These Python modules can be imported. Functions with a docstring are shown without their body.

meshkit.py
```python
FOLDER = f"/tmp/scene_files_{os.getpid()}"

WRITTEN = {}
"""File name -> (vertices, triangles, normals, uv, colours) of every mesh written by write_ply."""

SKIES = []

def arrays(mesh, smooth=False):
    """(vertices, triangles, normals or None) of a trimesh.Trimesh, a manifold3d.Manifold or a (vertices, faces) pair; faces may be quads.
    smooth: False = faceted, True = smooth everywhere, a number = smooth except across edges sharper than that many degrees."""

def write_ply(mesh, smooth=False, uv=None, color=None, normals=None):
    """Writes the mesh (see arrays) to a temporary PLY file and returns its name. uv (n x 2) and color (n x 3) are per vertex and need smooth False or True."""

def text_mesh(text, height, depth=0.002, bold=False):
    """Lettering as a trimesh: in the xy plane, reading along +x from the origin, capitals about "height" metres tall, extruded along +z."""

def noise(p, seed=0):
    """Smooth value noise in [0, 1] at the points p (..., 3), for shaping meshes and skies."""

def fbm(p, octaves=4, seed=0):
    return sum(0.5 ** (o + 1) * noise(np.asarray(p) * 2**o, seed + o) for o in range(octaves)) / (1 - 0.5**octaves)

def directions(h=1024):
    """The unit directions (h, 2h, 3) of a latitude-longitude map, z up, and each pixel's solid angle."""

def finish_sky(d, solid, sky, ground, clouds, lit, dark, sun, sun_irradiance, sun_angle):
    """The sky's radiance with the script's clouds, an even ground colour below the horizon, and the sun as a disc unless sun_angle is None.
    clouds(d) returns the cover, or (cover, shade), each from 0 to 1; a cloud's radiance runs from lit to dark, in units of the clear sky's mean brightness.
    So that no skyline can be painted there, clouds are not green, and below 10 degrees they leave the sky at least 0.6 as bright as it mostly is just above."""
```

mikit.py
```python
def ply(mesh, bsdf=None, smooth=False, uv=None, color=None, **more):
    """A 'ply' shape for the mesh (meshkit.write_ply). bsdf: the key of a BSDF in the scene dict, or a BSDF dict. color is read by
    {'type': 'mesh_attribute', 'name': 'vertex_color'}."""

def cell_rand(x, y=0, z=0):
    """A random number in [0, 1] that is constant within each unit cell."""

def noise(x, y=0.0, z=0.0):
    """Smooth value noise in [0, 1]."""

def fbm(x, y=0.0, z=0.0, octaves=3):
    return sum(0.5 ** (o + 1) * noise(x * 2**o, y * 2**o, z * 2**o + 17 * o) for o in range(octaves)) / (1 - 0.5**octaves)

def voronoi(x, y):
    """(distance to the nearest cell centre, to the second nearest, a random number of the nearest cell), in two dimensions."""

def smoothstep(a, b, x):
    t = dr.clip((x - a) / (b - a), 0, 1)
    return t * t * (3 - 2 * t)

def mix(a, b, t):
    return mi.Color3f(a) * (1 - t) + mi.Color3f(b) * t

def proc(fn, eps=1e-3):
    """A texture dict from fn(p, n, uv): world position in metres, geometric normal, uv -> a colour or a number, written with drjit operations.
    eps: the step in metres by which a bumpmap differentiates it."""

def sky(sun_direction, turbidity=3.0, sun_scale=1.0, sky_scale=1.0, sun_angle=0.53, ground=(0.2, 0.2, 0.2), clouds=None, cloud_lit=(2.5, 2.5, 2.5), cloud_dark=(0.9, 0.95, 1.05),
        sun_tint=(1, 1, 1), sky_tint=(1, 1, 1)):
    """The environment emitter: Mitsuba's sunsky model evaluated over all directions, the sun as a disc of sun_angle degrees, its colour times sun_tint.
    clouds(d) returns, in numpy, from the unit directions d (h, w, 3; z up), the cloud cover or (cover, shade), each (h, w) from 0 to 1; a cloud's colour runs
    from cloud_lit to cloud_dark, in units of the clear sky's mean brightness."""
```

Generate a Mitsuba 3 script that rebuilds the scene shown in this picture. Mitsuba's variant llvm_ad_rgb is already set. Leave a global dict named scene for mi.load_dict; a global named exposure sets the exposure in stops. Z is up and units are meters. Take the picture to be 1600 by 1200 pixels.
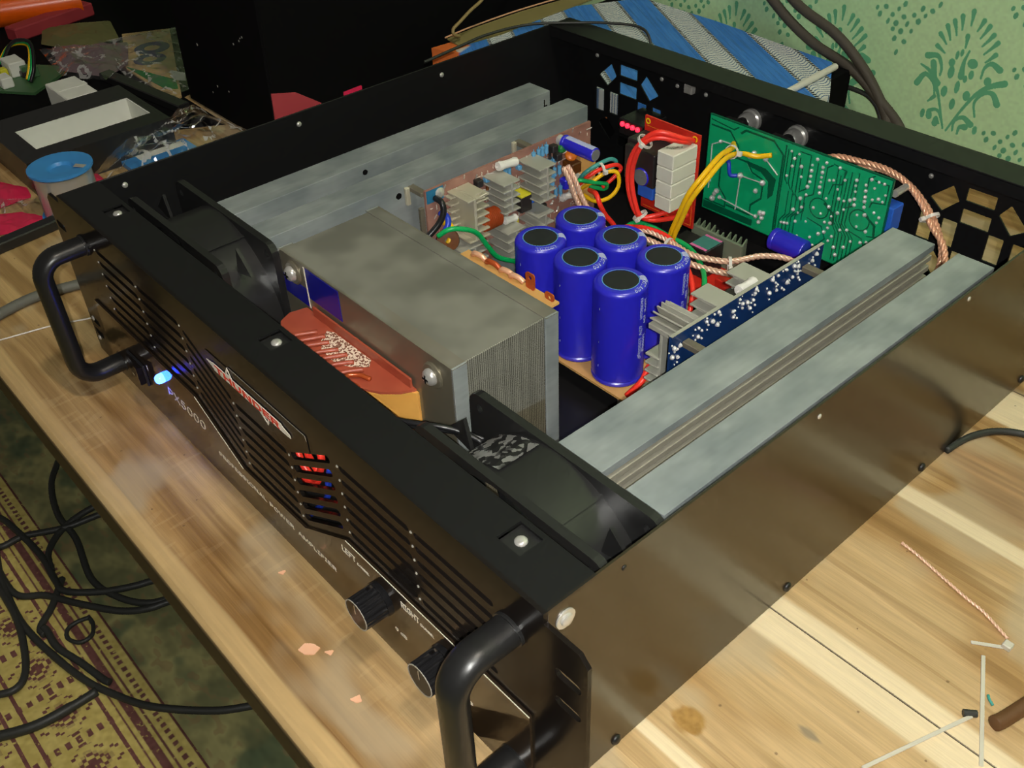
import math, numpy as np, trimesh, mitsuba as mi, drjit as dr, mikit, meshkit
from shapely.geometry import Polygon, Point, box as sbox, LineString
from shapely.ops import unary_union
from shapely import affinity
import manifold3d as m3

rng = np.random.default_rng(7)
T4 = mi.ScalarTransform4f
scene, labels = {}, {}
labels['ceiling_lamp'] = {'label': 'bare ceiling lamp of the room, above and behind the camera', 'category': 'lamp'}

# ---------------------------------------------------------------- camera, light, exposure
CAM = np.array([0.59419, -0.14678, 0.40694])
FWD = np.array([-0.59633, 0.50378, -0.62497])
UPV = np.array([-0.44985, 0.43509, 0.77996])
scene['camera'] = {'type': 'perspective', 'fov': 54.5326, 'fov_axis': 'x', 'near_clip': 0.01, 'far_clip': 50.0,
                   'to_world': T4().look_at(origin=CAM.tolist(), target=(CAM + FWD).tolist(), up=UPV.tolist())}
exposure = 1.12
# the phone's flash, a few centimetres beside its lens
scene['flash'] = {'type': 'point', 'position': [0.62, -0.165, 0.43], 'intensity': {'type': 'rgb', 'value': [0.42, 0.415, 0.39]}}
# one ceiling lamp of the room, above and behind the photographer
LAMP = {'type': 'sphere', 'center': [0.85, 0.06, 1.60], 'radius': 0.06,
                         'emitter': {'type': 'area', 'radiance': {'type': 'rgb', 'value': [120, 108, 90]}}}
scene['ceiling_lamp'] = LAMP
scene['room_light'] = {'type': 'constant', 'radiance': {'type': 'rgb', 'value': [0.028, 0.026, 0.023]}}


def S(r, g, b):
    """sRGB 0..255 to linear"""
    c = np.array([r, g, b]) / 255.0
    return np.where(c <= 0.04045, c / 12.92, ((c + 0.055) / 1.055) ** 2.4).tolist()


# ---------------------------------------------------------------- materials
def mat(name, col, rough=0.5, metal=0.0, spec=0.5, coat=0.0, two=True):
    c = {'type': 'rgb', 'value': col} if not isinstance(col, dict) else col
    b = {'type': 'principled', 'base_color': c, 'roughness': rough, 'metallic': metal, 'specular': spec}
    if coat:
        b['clearcoat'] = coat; b['clearcoat_gloss'] = 0.9
    scene[name] = {'type': 'twosided', 'nested': b} if two else b


N, FB, SM, MX = mikit.noise, mikit.fbm, mikit.smoothstep, mikit.mix


def wood_fn(p, n, uv):
    x, y = p.x, p.y
    wob = (FB(x * 4, y * 7, 3.0) - 0.5) * 0.03
    yy = y + (FB(x * 7, y * 3) - 0.5) * 0.006
    pale = SM(.137, .141, yy) * (1 - SM(.164, .168, yy)) + SM(.270, .272, yy) * (1 - SM(.280, .284, yy)) \
        + SM(.055, .057, yy) * (1 - SM(.062, .064, yy)) + SM(.368, .371, yy) * (1 - SM(.40, .405, yy))
    pale = pale * SM(0.30, 0.40, x)
    gy = y + wob * .35
    g = FB(x * 7, gy * 150, 1.0, octaves=3)
    g2 = FB(x * 22, gy * 430, 5.0, octaves=2)
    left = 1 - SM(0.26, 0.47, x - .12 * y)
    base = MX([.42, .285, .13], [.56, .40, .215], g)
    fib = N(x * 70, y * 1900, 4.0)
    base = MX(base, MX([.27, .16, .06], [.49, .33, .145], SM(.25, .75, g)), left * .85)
    base = base * (0.84 + 0.18 * g2 + .16 * fib)
    lines = SM(.60, .68, N(x * 5, gy * 260, 7.0)) * SM(.35, .65, N(x * 9, y * 40, 2.0))
    base = MX(base, base * mi.Color3f(.62, .55, .45), lines * .5)
    blot = FB(x * 11, y * 24, 9.0, octaves=3)
    base = MX(base, base * mi.Color3f(.66, .54, .38), SM(.48, .70, blot) * .75)
    grey = FB(x * 17, y * 30, 4.0, octaves=3)
    base = MX(base, [.43, .35, .225], SM(.54, .72, grey) * .6)
    # a brown patch of heartwood beside the pale strip
    hw = (1 - SM(.6, 1.25, dr.sqrt(dr.square((x - .50) / .075) + dr.square((y - .318) / .034)) + (blot - .5) * 1.6 + (g - .5) * .5))
    base = MX(base, mi.Color3f(.30, .165, .075) * (.7 + .7 * g2), hw * .75)
    base = MX(base, mi.Color3f(.74, .615, .40) * (0.88 + 0.12 * g2 + .1 * fib), dr.clip(pale, 0, 1) * .9)
    k = dr.sqrt(dr.square((x - .446) / .0085) + dr.square((y - .0755) / .0075))
    base = MX(base, MX([.24, .12, .025], [.38, .22, .06], FB(x * 420, y * 420, 2.0)), (1 - SM(.72, 1.1, k + (g2 - .5) * .35)) * .9)
    k2 = dr.sqrt(dr.square((x - .487) / .005) + dr.square((y - .110) / .0028))
    base = MX(base, [.20, .17, .12], (1 - SM(.3, 1.2, k2 + (g2 - .5) * 1.5)) * .7)
    # dents and scratches of the front plank
    sc = SM(.70, .74, N(x * 260, y * 60 + x * 90, 2.0)) * SM(.5, .75, N(x * 18, y * 18, 8.0))
    base = MX(base, [.66, .50, .27], sc * .12 * left)
    base = MX(base, mi.Color3f(.55, .39, .18) * (.85 + .3 * g2), (1 - SM(-.0535, -.0505, y + (g - .5) * .008)) * .75)
    vd, _, vr = mikit.voronoi(x * 70, y * 70)
    base = MX(base, [.13, .085, .04], (1 - SM(.03, .03 + .05 * N(x * 200, y * 200), vd)) * SM(.90, .91, vr) * .6)
    # shade painted in: upright plank faces at front edge and joints almost black
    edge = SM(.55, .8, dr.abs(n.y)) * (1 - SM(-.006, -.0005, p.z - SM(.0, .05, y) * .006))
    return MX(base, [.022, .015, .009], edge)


def floor_fn(p, n, uv):
    a = FB(p.x * 30, p.y * 45, 2.0, octaves=3)
    b = FB(p.x * 90, p.y * 150, 6.0, octaves=2)
    c = MX([.16, .165, .075], [.33, .31, .13], SM(.3, .7, a))
    c = MX(c, [.08, .12, .065], SM(.52, .7, FB(p.x * 22, p.y * 34, 11.0)) * .8)
    c = MX(c, [.21, .13, .06], SM(.60, .75, b) * .5)
    return c * (.75 + .5 * b)


def rug_fn(p, n, uv):
    x, y = p.x + .012 * (N(p.x * 60, p.y * 60) - .5) * .3, p.y
    d = -0.060 - y
    gold = MX([.43, .34, .09], [.62, .52, .18], FB(x * 200, y * 200, 3.0, octaves=2))
    mar = MX([.10, .024, .04], [.16, .05, .065], N(x * 300, y * 300))

    def band(a, b):
        return SM(a - .0006, a + .0006, d) * (1 - SM(b - .0006, b + .0006, d))
    fr = lambda v: v - dr.floor(v)
    m = band(-.01, .0022)
    dash = SM(.45, .5, fr(x * 130)) 
    m = dr.maximum(m, band(.008, .0125) * dash)
    m = dr.maximum(m, band(.0165, .0185))
    m = dr.maximum(m, band(.0215, .0285))
    m = dr.maximum(m, band(.0320, .0335))
    # field of stepped motifs, period 60 mm along the rug
    fx, fy = dr.abs(fr(x / .062) - .5) * 62, (d - .034) * 1000
    ff = dr.abs(fr((d - .034) / .068) - .5) * 68
    q = lambda v: dr.floor(v / 3.2) * 3.2
    dia = q(fx) + q(ff)
    f = (1 - SM(4.5, 5.2, dia)) + SM(9, 9.5, dia) * (1 - SM(12.5, 13, dia)) + SM(27, 27.5, fx) * SM(.5, .55, fr(fy / 9)) \
        + SM(24.5, 25, q(ff)) * (1 - SM(28, 28.6, q(ff))) + SM(21, 21.5, dia) * (1 - SM(24, 24.5, dia)) * SM(.4, .45, fr(fx / 9))
    m = dr.maximum(m, dr.clip(f, 0, 1) * SM(.0335, .035, d))
    m = m * SM(.12, .28, FB(x * 330, y * 330, 5.0, octaves=2))
    return MX(gold, mar, dr.clip(m, 0, 1) * .92)


def wall_fn(p, n, uv):
    a = FB(p.x * 9, p.z * 9, 1.0, octaves=3)
    b = N(p.x * 420, p.z * 420)
    return MX([.45, .72, .39], [.55, .76, .41], a) * (.95 + .1 * b)


def cloth_fn(p, n, uv):
    s = .5194 * p.x + .8545 * p.y
    t = .8545 * p.x - .5194 * p.y
    s = s + p.z * .0
    u = (s - .503) / .0605
    f = (u - dr.floor(u)) * 60.5
    fr = lambda v: v - dr.floor(v)
    silver = 1 - SM(25.2, 25.8, f)
    zig = fr(t * 1000 / 4.6 + dr.sin(f * .26) * .9 + f * .10)
    sil = MX([.56, .58, .54], [.11, .17, .28], SM(.60, .70, zig) * (1 - SM(.90, 1.0, zig)))
    edge = dr.minimum(dr.abs(f - 25.5), dr.minimum(f, 60.5 - f))
    blue = MX([.035, .165, .52], [.07, .24, .60], FB(t * 60, f * .35, 1.0, octaves=2))
    blue = MX(blue, [.045, .14, .36], SM(.55, .8, N(f * 1.6, t * 25)) * .6)
    c = MX(blue, sil, silver)
    c = MX(c, MX([.015, .02, .03], [.45, .48, .45], SM(.5, .6, fr(t * 1000 / 4.0))), 1 - SM(1.3, 1.8, edge))
    corner = (1 - SM(-.137, -.133, p.x + .4 * (p.y - .43))) * (1 - SM(.436, .44, p.y))
    oc = MX([.62, .15, .035], [.6, .55, .5], SM(.62, .66, N(p.x * 90, p.y * 90, 3.0)))
    c = MX(c, oc, corner)
    hem = 1 - SM(.049, .050, p.z)
    return MX(c, [.55, .17, .04], hem)


def alu_fn(p, n, uv):
    a = FB(p.x * 70 + 3, p.y * 42, p.z * 30, octaves=3)
    b = N(p.x * 300, p.y * 260, p.z * 260)
    c = MX([.215, .245, .255], [.34, .37, .37], SM(.22, .78, a)) * (.96 + .08 * b)
    return c * (.93 + .14 * FB(p.x * 500, p.y * 90, p.z * 500, octaves=2))


def steel_fn(p, n, uv):
    a = FB(p.x * 40, p.y * 40, p.z * 30, octaves=3)
    b = FB(p.x * 14, p.y * 60, 3.0, octaves=2)
    c = MX([.165, .162, .138], [.25, .245, .21], SM(.3, .7, a))
    return MX(c, [.21, .18, .135], SM(.5, .75, b) * .5)


def lam_fn(p, n, uv):
    y = p.y * 1000
    fr = lambda v: v - dr.floor(v)
    a = SM(.30, .5, dr.abs(fr(y / 1.25) - .5) * 2)
    k = mikit.cell_rand(dr.floor(y / 1.25), 1, 2)
    c = MX([.12, .115, .095], [.27, .265, .225], a) * (.85 + .22 * k)
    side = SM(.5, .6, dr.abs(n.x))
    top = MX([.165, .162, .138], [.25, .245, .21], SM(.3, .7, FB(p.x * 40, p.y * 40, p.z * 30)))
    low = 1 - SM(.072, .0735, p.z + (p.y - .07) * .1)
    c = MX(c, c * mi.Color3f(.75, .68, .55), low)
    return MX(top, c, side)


def glue_fn(p, n, uv):
    a = N(p.x * 1300, p.y * 1300)
    return MX([.20, .085, .05], [.72, .58, .45], SM(.35, .6, a))


def foil_fn(p, n, uv):
    a = mikit.voronoi(p.x * 420, p.y * 420)[2]
    return MX([.03, .03, .03], [.30, .30, .29], SM(.55, .75, a * .7 + .45 * N(p.x * 300, p.y * 200)))  # silver glints mixed into the dark base colour


def red_fn(p, n, uv):
    a = FB(p.x * 90, p.y * 90, p.z * 90, octaves=3)
    return MX([.30, .052, .028], [.38, .085, .042], a)


def tape_fn(p, n, uv):
    a = FB(p.x * 60, p.y * 60, p.z * 40, octaves=2)
    return MX([.68, .30, .05], [.80, .42, .10], a)


def pcb_fn(p, n, uv):
    a = FB(p.x * 50, p.y * 120, p.z * 120, octaves=2)
    return MX([.22, .10, .08], [.33, .175, .135], a)


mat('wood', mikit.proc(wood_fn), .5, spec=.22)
mat('vinyl_floor', mikit.proc(floor_fn), .5, spec=.3)
mat('rug_pile', mikit.proc(rug_fn), .95, spec=.1)
mat('wall_paint', mikit.proc(wall_fn), .7, spec=.25)
mat('wall_cable_grey', S(72, 67, 58), .6, spec=.3)
mat('stencil_green', S(100, 176, 130), .7, spec=.25)
mat('stencil_dark', S(98, 166, 124), .7, spec=.25)
mat('woven_cloth', mikit.proc(cloth_fn), .85, spec=.15)
mat('aluminium', mikit.proc(alu_fn), .42, metal=.35)
mat('fin_metal', S(150, 146, 132), .42, metal=.3)
mat('aluminium_fine', S(172, 171, 160), .38, metal=.3)
mat('aluminium_pale', S(188, 182, 160), .4, metal=.3)
mat('tarnished_metal', S(112, 106, 92), .4, metal=.3)
mat('steel_plate', mikit.proc(steel_fn), .45, metal=.3)
mat('polished_steel', S(128, 122, 104), .26, metal=.55, spec=.8)
mat('laminations', mikit.proc(lam_fn), .45, metal=.3)
mat('zinc', S(205, 203, 196), .25, metal=.6)
mat('solder', S(232, 232, 232), .2, metal=.45)
mat('black_paint', [.008, .008, .0085], .36, spec=.28)
mat('black_gloss', [.009, .007, .006], .16, spec=.10)
mat('black_knob', [.010, .010, .011], .13, spec=.6)
mat('black_plate', [.022, .014, .008], .06, spec=.95)
mat('black_side', [.016, .010, .006], .20, spec=.9)
mat('black_handle', [.010, .010, .010], .34, spec=.45)
mat('black_plastic', [.014, .014, .014], .28, spec=.5)
mat('black_matte', [.0035, .0035, .004], .8, spec=.08)
mat('black_rubber', [.028, .030, .027], .5, spec=.4)
mat('grey_rubber', S(96, 96, 88), .55, spec=.3)
mat('chrome', S(200, 202, 210), .12, metal=1.0)
mat('print_white', S(214, 206, 192), .5)
mat('print_grey', S(150, 146, 138), .5)
mat('print_red', S(190, 52, 38), .4)
mat('cap_blue', S(38, 36, 188), .33, spec=1.0)
mat('cap_top', S(28, 32, 34), .6)
mat('cap_print', S(170, 178, 215), .4)
mat('board_tan', S(196, 150, 88), .5)
mat('board_pink', mikit.proc(pcb_fn), .5)
mat('board_red', S(196, 40, 28), .35)
mat('board_green', S(0, 88, 60), .28, coat=.3)
mat('pour_green', S(12, 164, 108), .28, coat=.3)
mat('board_blue', S(18, 46, 92), .28, coat=.3)
mat('board_teal', S(40, 105, 140), .35)
mat('red_fibre', mikit.proc(red_fn), .4)
mat('orange_tape', mikit.proc(tape_fn), .35, coat=.3)
mat('creased_foil', mikit.proc(foil_fn), .22, metal=.5)
mat('speckled_glue', mikit.proc(glue_fn), .6)
mat('blue_lens_reflection', S(28, 28, 130), .2)  # indicator lens, and the blue reflection painted on the transformer
mat('copper', S(240, 184, 148), .28, metal=.4)
mat('copper_pale', S(244, 204, 178), .28, metal=.4)
mat('enamel_copper', S(176, 80, 40), .25, metal=.35)
mat('ceramic', S(206, 206, 190), .55)
mat('relay_black', S(38, 34, 34), .4)
mat('resistor_white', S(214, 212, 206), .4)
mat('resistor_blue', S(90, 150, 190), .35)
mat('blue_part', S(40, 96, 196), .35)
mat('green_part', S(20, 110, 50), .4)
mat('orange_part', S(226, 120, 36), .4)
mat('yellow_part', S(206, 200, 50), .4)
mat('brown_part', S(96, 54, 22), .35)
mat('grey_part', S(120, 132, 132), .35, metal=.3)
mat('tin_olive', S(128, 140, 118), .4, metal=.3)
mat('teal_label', S(66, 124, 116), .35)
mat('pink_label', S(206, 110, 160), .4)
mat('wire_red', S(240, 56, 42), .35)
mat('wire_yellow', S(236, 188, 20), .35)
mat('wire_green', S(10, 160, 84), .35)
mat('wire_blue', S(34, 62, 180), .35)
mat('wire_teal', S(66, 150, 140), .35)
mat('wire_black', S(24, 24, 26), .35)
mat('wire_brown', S(120, 70, 44), .4)
mat('nylon_white', S(205, 202, 192), .4)
mat('nylon_grey', S(192, 188, 172), .35)
mat('spool_blue', S(58, 132, 196), .4)
mat('tin_wire', S(205, 204, 202), .2, metal=.65)
mat('white_card', S(212, 214, 204), .7)
mat('crimson_plastic', S(200, 40, 76), .3)
mat('red_card', S(150, 48, 54), .7)
mat('orange_plastic', S(232, 96, 14), .28)
mat('khaki_cloth', S(128, 118, 72), .8)
mat('beige_wire', S(140, 120, 74), .5)
mat('tan_card', S(178, 152, 104), .6)
mat('navy_print', S(62, 66, 92), .5)
mat('mauve_sheet', S(112, 92, 98), .4)
mat('olive_sheet', S(98, 96, 58), .5)
mat('circuit_green', S(60, 96, 60), .4)
mat('crumb_pink', S(226, 176, 140), .7)
mat('dark_wood', S(92, 62, 34), .6)
scene['clear_film'] = {'type': 'thindielectric', 'int_ior': 1.5}
scene['creased_film'] = {'type': 'principledthin', 'base_color': {'type': 'rgb', 'value': [.93, .93, .92]}, 'roughness': .2, 'spec_trans': .35, 'diff_trans': 1.1, 'eta': 1.6}  # pale haze painted as highlights along the film folds
scene['clear_tube'] = {'type': 'thindielectric', 'int_ior': 1.5}


# ---------------------------------------------------------------- mesh helpers, all lengths in millimetres
def MM(m):
    m = m.copy(); m.apply_scale(.001); return m


def cat(*ms):
    flat = []
    for m in ms:
        flat += list(m) if isinstance(m, (list, tuple)) else [m]
    return trimesh.util.concatenate(flat)


def bx(x0, x1, y0, y1, z0, z1, b=0.0):
    lo, hi = np.minimum([x0, y0, z0], [x1, y1, z1]), np.maximum([x0, y0, z0], [x1, y1, z1])
    if b <= 0:
        m = trimesh.creation.box(extents=hi - lo); m.apply_translation((lo + hi) / 2); return m
    b = min(b, (hi - lo).min() * .45)
    pts = []
    for i in range(8):
        c = np.array([(lo, hi)[(i >> k) & 1][k] for k in range(3)])
        s = np.array([(1, -1)[(i >> k) & 1] for k in range(3)]) * b
        for k in range(3):
            q = c + s; q[k] = c[k]; pts.append(q)
    return trimesh.convex.convex_hull(np.array(pts))


def frame(d):
    d = np.asarray(d, float); d = d / np.linalg.norm(d)
    a = np.cross(d, [0, 0, 1] if abs(d[2]) < .9 else [1, 0, 0]); a /= np.linalg.norm(a)
    return a, np.cross(d, a), d


def spline(P, n=8):
    P = np.asarray(P, float)
    if len(P) < 3:
        return np.linspace(P[0], P[-1], max(2, n // 2))
    Q = np.vstack([2 * P[0] - P[1], P, 2 * P[-1] - P[-2]])
    out = []
    for i in range(1, len(Q) - 2):
        for t in np.linspace(0, 1, n, endpoint=False):
            a, b, c, d = Q[i - 1], Q[i], Q[i + 1], Q[i + 2]
            out.append(.5 * (2 * b + (c - a) * t + (2 * a - 5 * b + 4 * c - d) * t * t + (3 * b - a - 3 * c + d) * t ** 3))
    out.append(P[-1])
    return np.array(out)


def sweep(path, rad, sides=8, caps=True):
    """round tube along a polyline; rad a number or one per point"""
    P = np.asarray(path, float); n = len(P)
    r = np.broadcast_to(rad, (n,))
    t = np.gradient(P, axis=0); t /= np.linalg.norm(t, axis=1, keepdims=True) + 1e-12
    a, _, _ = frame(t[0]); V = []
    ang = np.arange(sides) * 2 * np.pi / sides
    for i in range(n):
        a = a - t[i] * (a @ t[i]); a /= np.linalg.norm(a); b = np.cross(t[i], a)
        V.append(P[i] + r[i] * (np.cos(ang)[:, None] * a + np.sin(ang)[:, None] * b))
    V = np.vstack(V); F = []
    for i in range(n - 1):
        for j in range(sides):
            p, q = i * sides + j, i * sides + (j + 1) % sides
            F += [[p, q, q + sides], [p, q + sides, p + sides]]
    if caps:
        c0, c1 = len(V), len(V) + 1
        V = np.vstack([V, P[0], P[-1]])
        for j in range(sides):
            F += [[c0, (j + 1) % sides, j], [c1, (n - 1) * sides + j, (n - 1) * sides + (j + 1) % sides]]
    return trimesh.Trimesh(V, np.array(F), process=False)


def tube(P, r, sides=8, n=8):
    return sweep(spline(P, n), r, sides)


def twisted(P, r, strands=3, pitch=9.0, n=14, off=None):
    C = spline(P, n); t = np.gradient(C, axis=0); t /= np.linalg.norm(t, axis=1, keepdims=True)
    L = np.r_[0, np.cumsum(np.linalg.norm(np.diff(C, axis=0), axis=1))]
    # resample evenly
    m = max(8, int(L[-1] / 1.3)); s = np.linspace(0, L[-1], m)
    C = np.stack([np.interp(s, L, C[:, k]) for k in range(3)], 1)
    t = np.gradient(C, axis=0); t /= np.linalg.norm(t, axis=1, keepdims=True)
    a, _, _ = frame(t[0]); out = []; A = []
    for i in range(m):
        a = a - t[i] * (a @ t[i]); a /= np.linalg.norm(a); A.append(a)
    A = np.array(A); B = np.cross(t, A)
    for k in range(strands):
        ph = s / pitch * 2 * np.pi + k * 2 * np.pi / strands
        out.append(sweep(C + (off or r * .85) * (np.cos(ph)[:, None] * A + np.sin(ph)[:, None] * B), r, 6))
    return cat(out)


def cyl(p0, p1, r, sides=20, r2=None):
    return sweep(np.array([p0, p1], float), [r, r if r2 is None else r2], sides)


def lathe(profile, c=(0, 0, 0), d=(0, 0, 1), sides=32):
    """profile: list of (radius, height) revolved about axis d through c"""
    a, b, d = frame(d); pr = np.asarray(profile, float); n = len(pr)
    ang = np.arange(sides) * 2 * np.pi / sides
    V = np.vstack([np.asarray(c) + h * d + r * (np.cos(ang)[:, None] * a + np.sin(ang)[:, None] * b) for r, h in pr])
    F = []
    for i in range(n - 1):
        for j in range(sides):
            p, q = i * sides + j, i * sides + (j + 1) % sides
            F += [[p, q, q + sides], [p, q + sides, p + sides]]
    m = trimesh.Trimesh(V, np.array(F), process=False)
    m.merge_vertices(); m.update_faces(m.nondegenerate_faces())
    if m.volume < 0:
        m.invert()
    return m


def polys(g):
    return [p for p in getattr(g, 'geoms', [g]) if p.geom_type == 'Polygon' and p.area > 1e-6]


def ext(g, h):
    return cat([trimesh.creation.extrude_polygon(p, h, engine='earcut') for p in polys(g)])


def place(m, o, u, v, w):
    """local axes x, y, z to u, v, w at o"""
    m = m.copy(); M = np.eye(4); M[:3, 0], M[:3, 1], M[:3, 2], M[:3, 3] = u, v, w, o
    m.apply_transform(M)
    if np.linalg.det(M[:3, :3]) < 0:
        m.invert()
    return m


X_, Y_, Z_ = np.eye(3)


def xz(g, y, h):
    """a drawing in x, z extruded from y towards the front (-y) by h"""
    return place(ext(g, h), [0, y, 0], X_, Z_, -Y_)


def yz(g, x, h):
    """a drawing in y, z extruded from x towards +x by h"""
    return place(ext(g, h), [x, 0, 0], Y_, Z_, X_)


def xy(g, z, h):
    return place(ext(g, h), [0, 0, z], X_, Y_, Z_)


def rrect(x0, x1, y0, y1, r):
    return sbox(x0 + r, y0 + r, x1 - r, y1 - r).buffer(r, quad_segs=4)


def screw(c, d, r=2.6, h=1.6):
    """pan head with a cross recess, axis d"""
    a, b, d = frame(d)
    head = lathe([(0, 0), (r, 0), (r, h * .35), (r * .8, h * .8), (r * .45, h), (0, h)], c, d, 14)
    return head


def text(s, height, width=None, depth=.15, bold=False):
    m = meshkit.text_mesh(s, height, depth, bold)
    m.apply_translation([-m.bounds[0][0], 0, 0])
    if width:
        m.apply_scale([width / m.bounds[1][0], 1, 1])
    return m


def crumple(poly, z0, amp, seed, res=26, k=40, dome=0.0):
    """a creased thin sheet over an outline"""
    a, b, c, d = poly.bounds; r = np.random.default_rng(seed)
    pts = [(x, y) for x in np.linspace(a, c, res) for y in np.linspace(b, d, res) if poly.contains(Point(x, y))]
    ex = poly.exterior; pts += [tuple(ex.interpolate(t, normalized=True).coords[0]) for t in np.linspace(0, 1, 70, endpoint=False)]
    P = np.array(pts); P[:-70] += r.uniform(-.3, .3, (len(P) - 70, 2)) * (c - a) / res
    from scipy.spatial import Delaunay
    tri = Delaunay(P).simplices
    tri = np.array([t for t in tri if poly.buffer(.5).contains(Point(*P[t].mean(0)))])
    q = np.c_[P, np.zeros(len(P))] / k
    ridged = 1 - np.abs(2 * meshkit.noise(q, seed) - 1)
    ridged2 = 1 - np.abs(2 * meshkit.noise(q * 2.3, seed + 3) - 1)
    ins = np.array([ex.distance(Point(*p)) for p in P]); ins = np.clip(ins / (ins.max() + 1e-9) * 2.2, 0, 1)
    z = z0 + amp * (.65 * ridged ** 2 + .35 * ridged2 ** 2) * (.35 + .65 * ins) + dome * ins
    m = trimesh.Trimesh(np.c_[P, z], tri, process=False)
    if m.face_normals[:, 2].mean() < 0:
        m.invert()
    return m


# ---------------------------------------------------------------- naming
def num(name):
    if name not in scene and name not in labels and not any(k.startswith(name + '__') for k in scene):
        return name
    i = 1
    while True:
        k = f'{name}_{i:03d}'
        if k not in scene and k not in labels and not any(q.startswith(k + '__') for q in scene):
            return k
        i += 1


def thing(name, label, category, group=None):
    key = num(name)
    labels[key] = {'label': label, 'category': category}
    if group:
        labels[key]['group'] = group
    return key


def part(root, name, mesh, m, label=None, smooth=False, kind=None):
    key = num(f'{root}__{name}')
    scene[key] = mikit.ply(MM(mesh), m, smooth=smooth)
    d = {}
    if label:
        d['label'] = label
    if kind:
        d['kind'] = kind
    if d:
        labels[key] = d
    return key


def solo(name, mesh, m, label, category, group=None, smooth=False, kind=None):
    key = thing(name, label, category, group)
    scene[key] = mikit.ply(MM(mesh), m, smooth=smooth)
    if kind:
        labels[key]['kind'] = kind
    return key


def struct(name, mesh, m):
    scene[name] = mikit.ply(MM(mesh), m)
    labels[name] = {'kind': 'structure'}
    return name

# ================================================================ the setting
struct('floor', bx(-2200, 2200, -1800, 760, -345, -330), 'vinyl_floor')
struct('wall_back', bx(-1800, 1800, 660, 720, -330, 1500), 'wall_paint')

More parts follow.
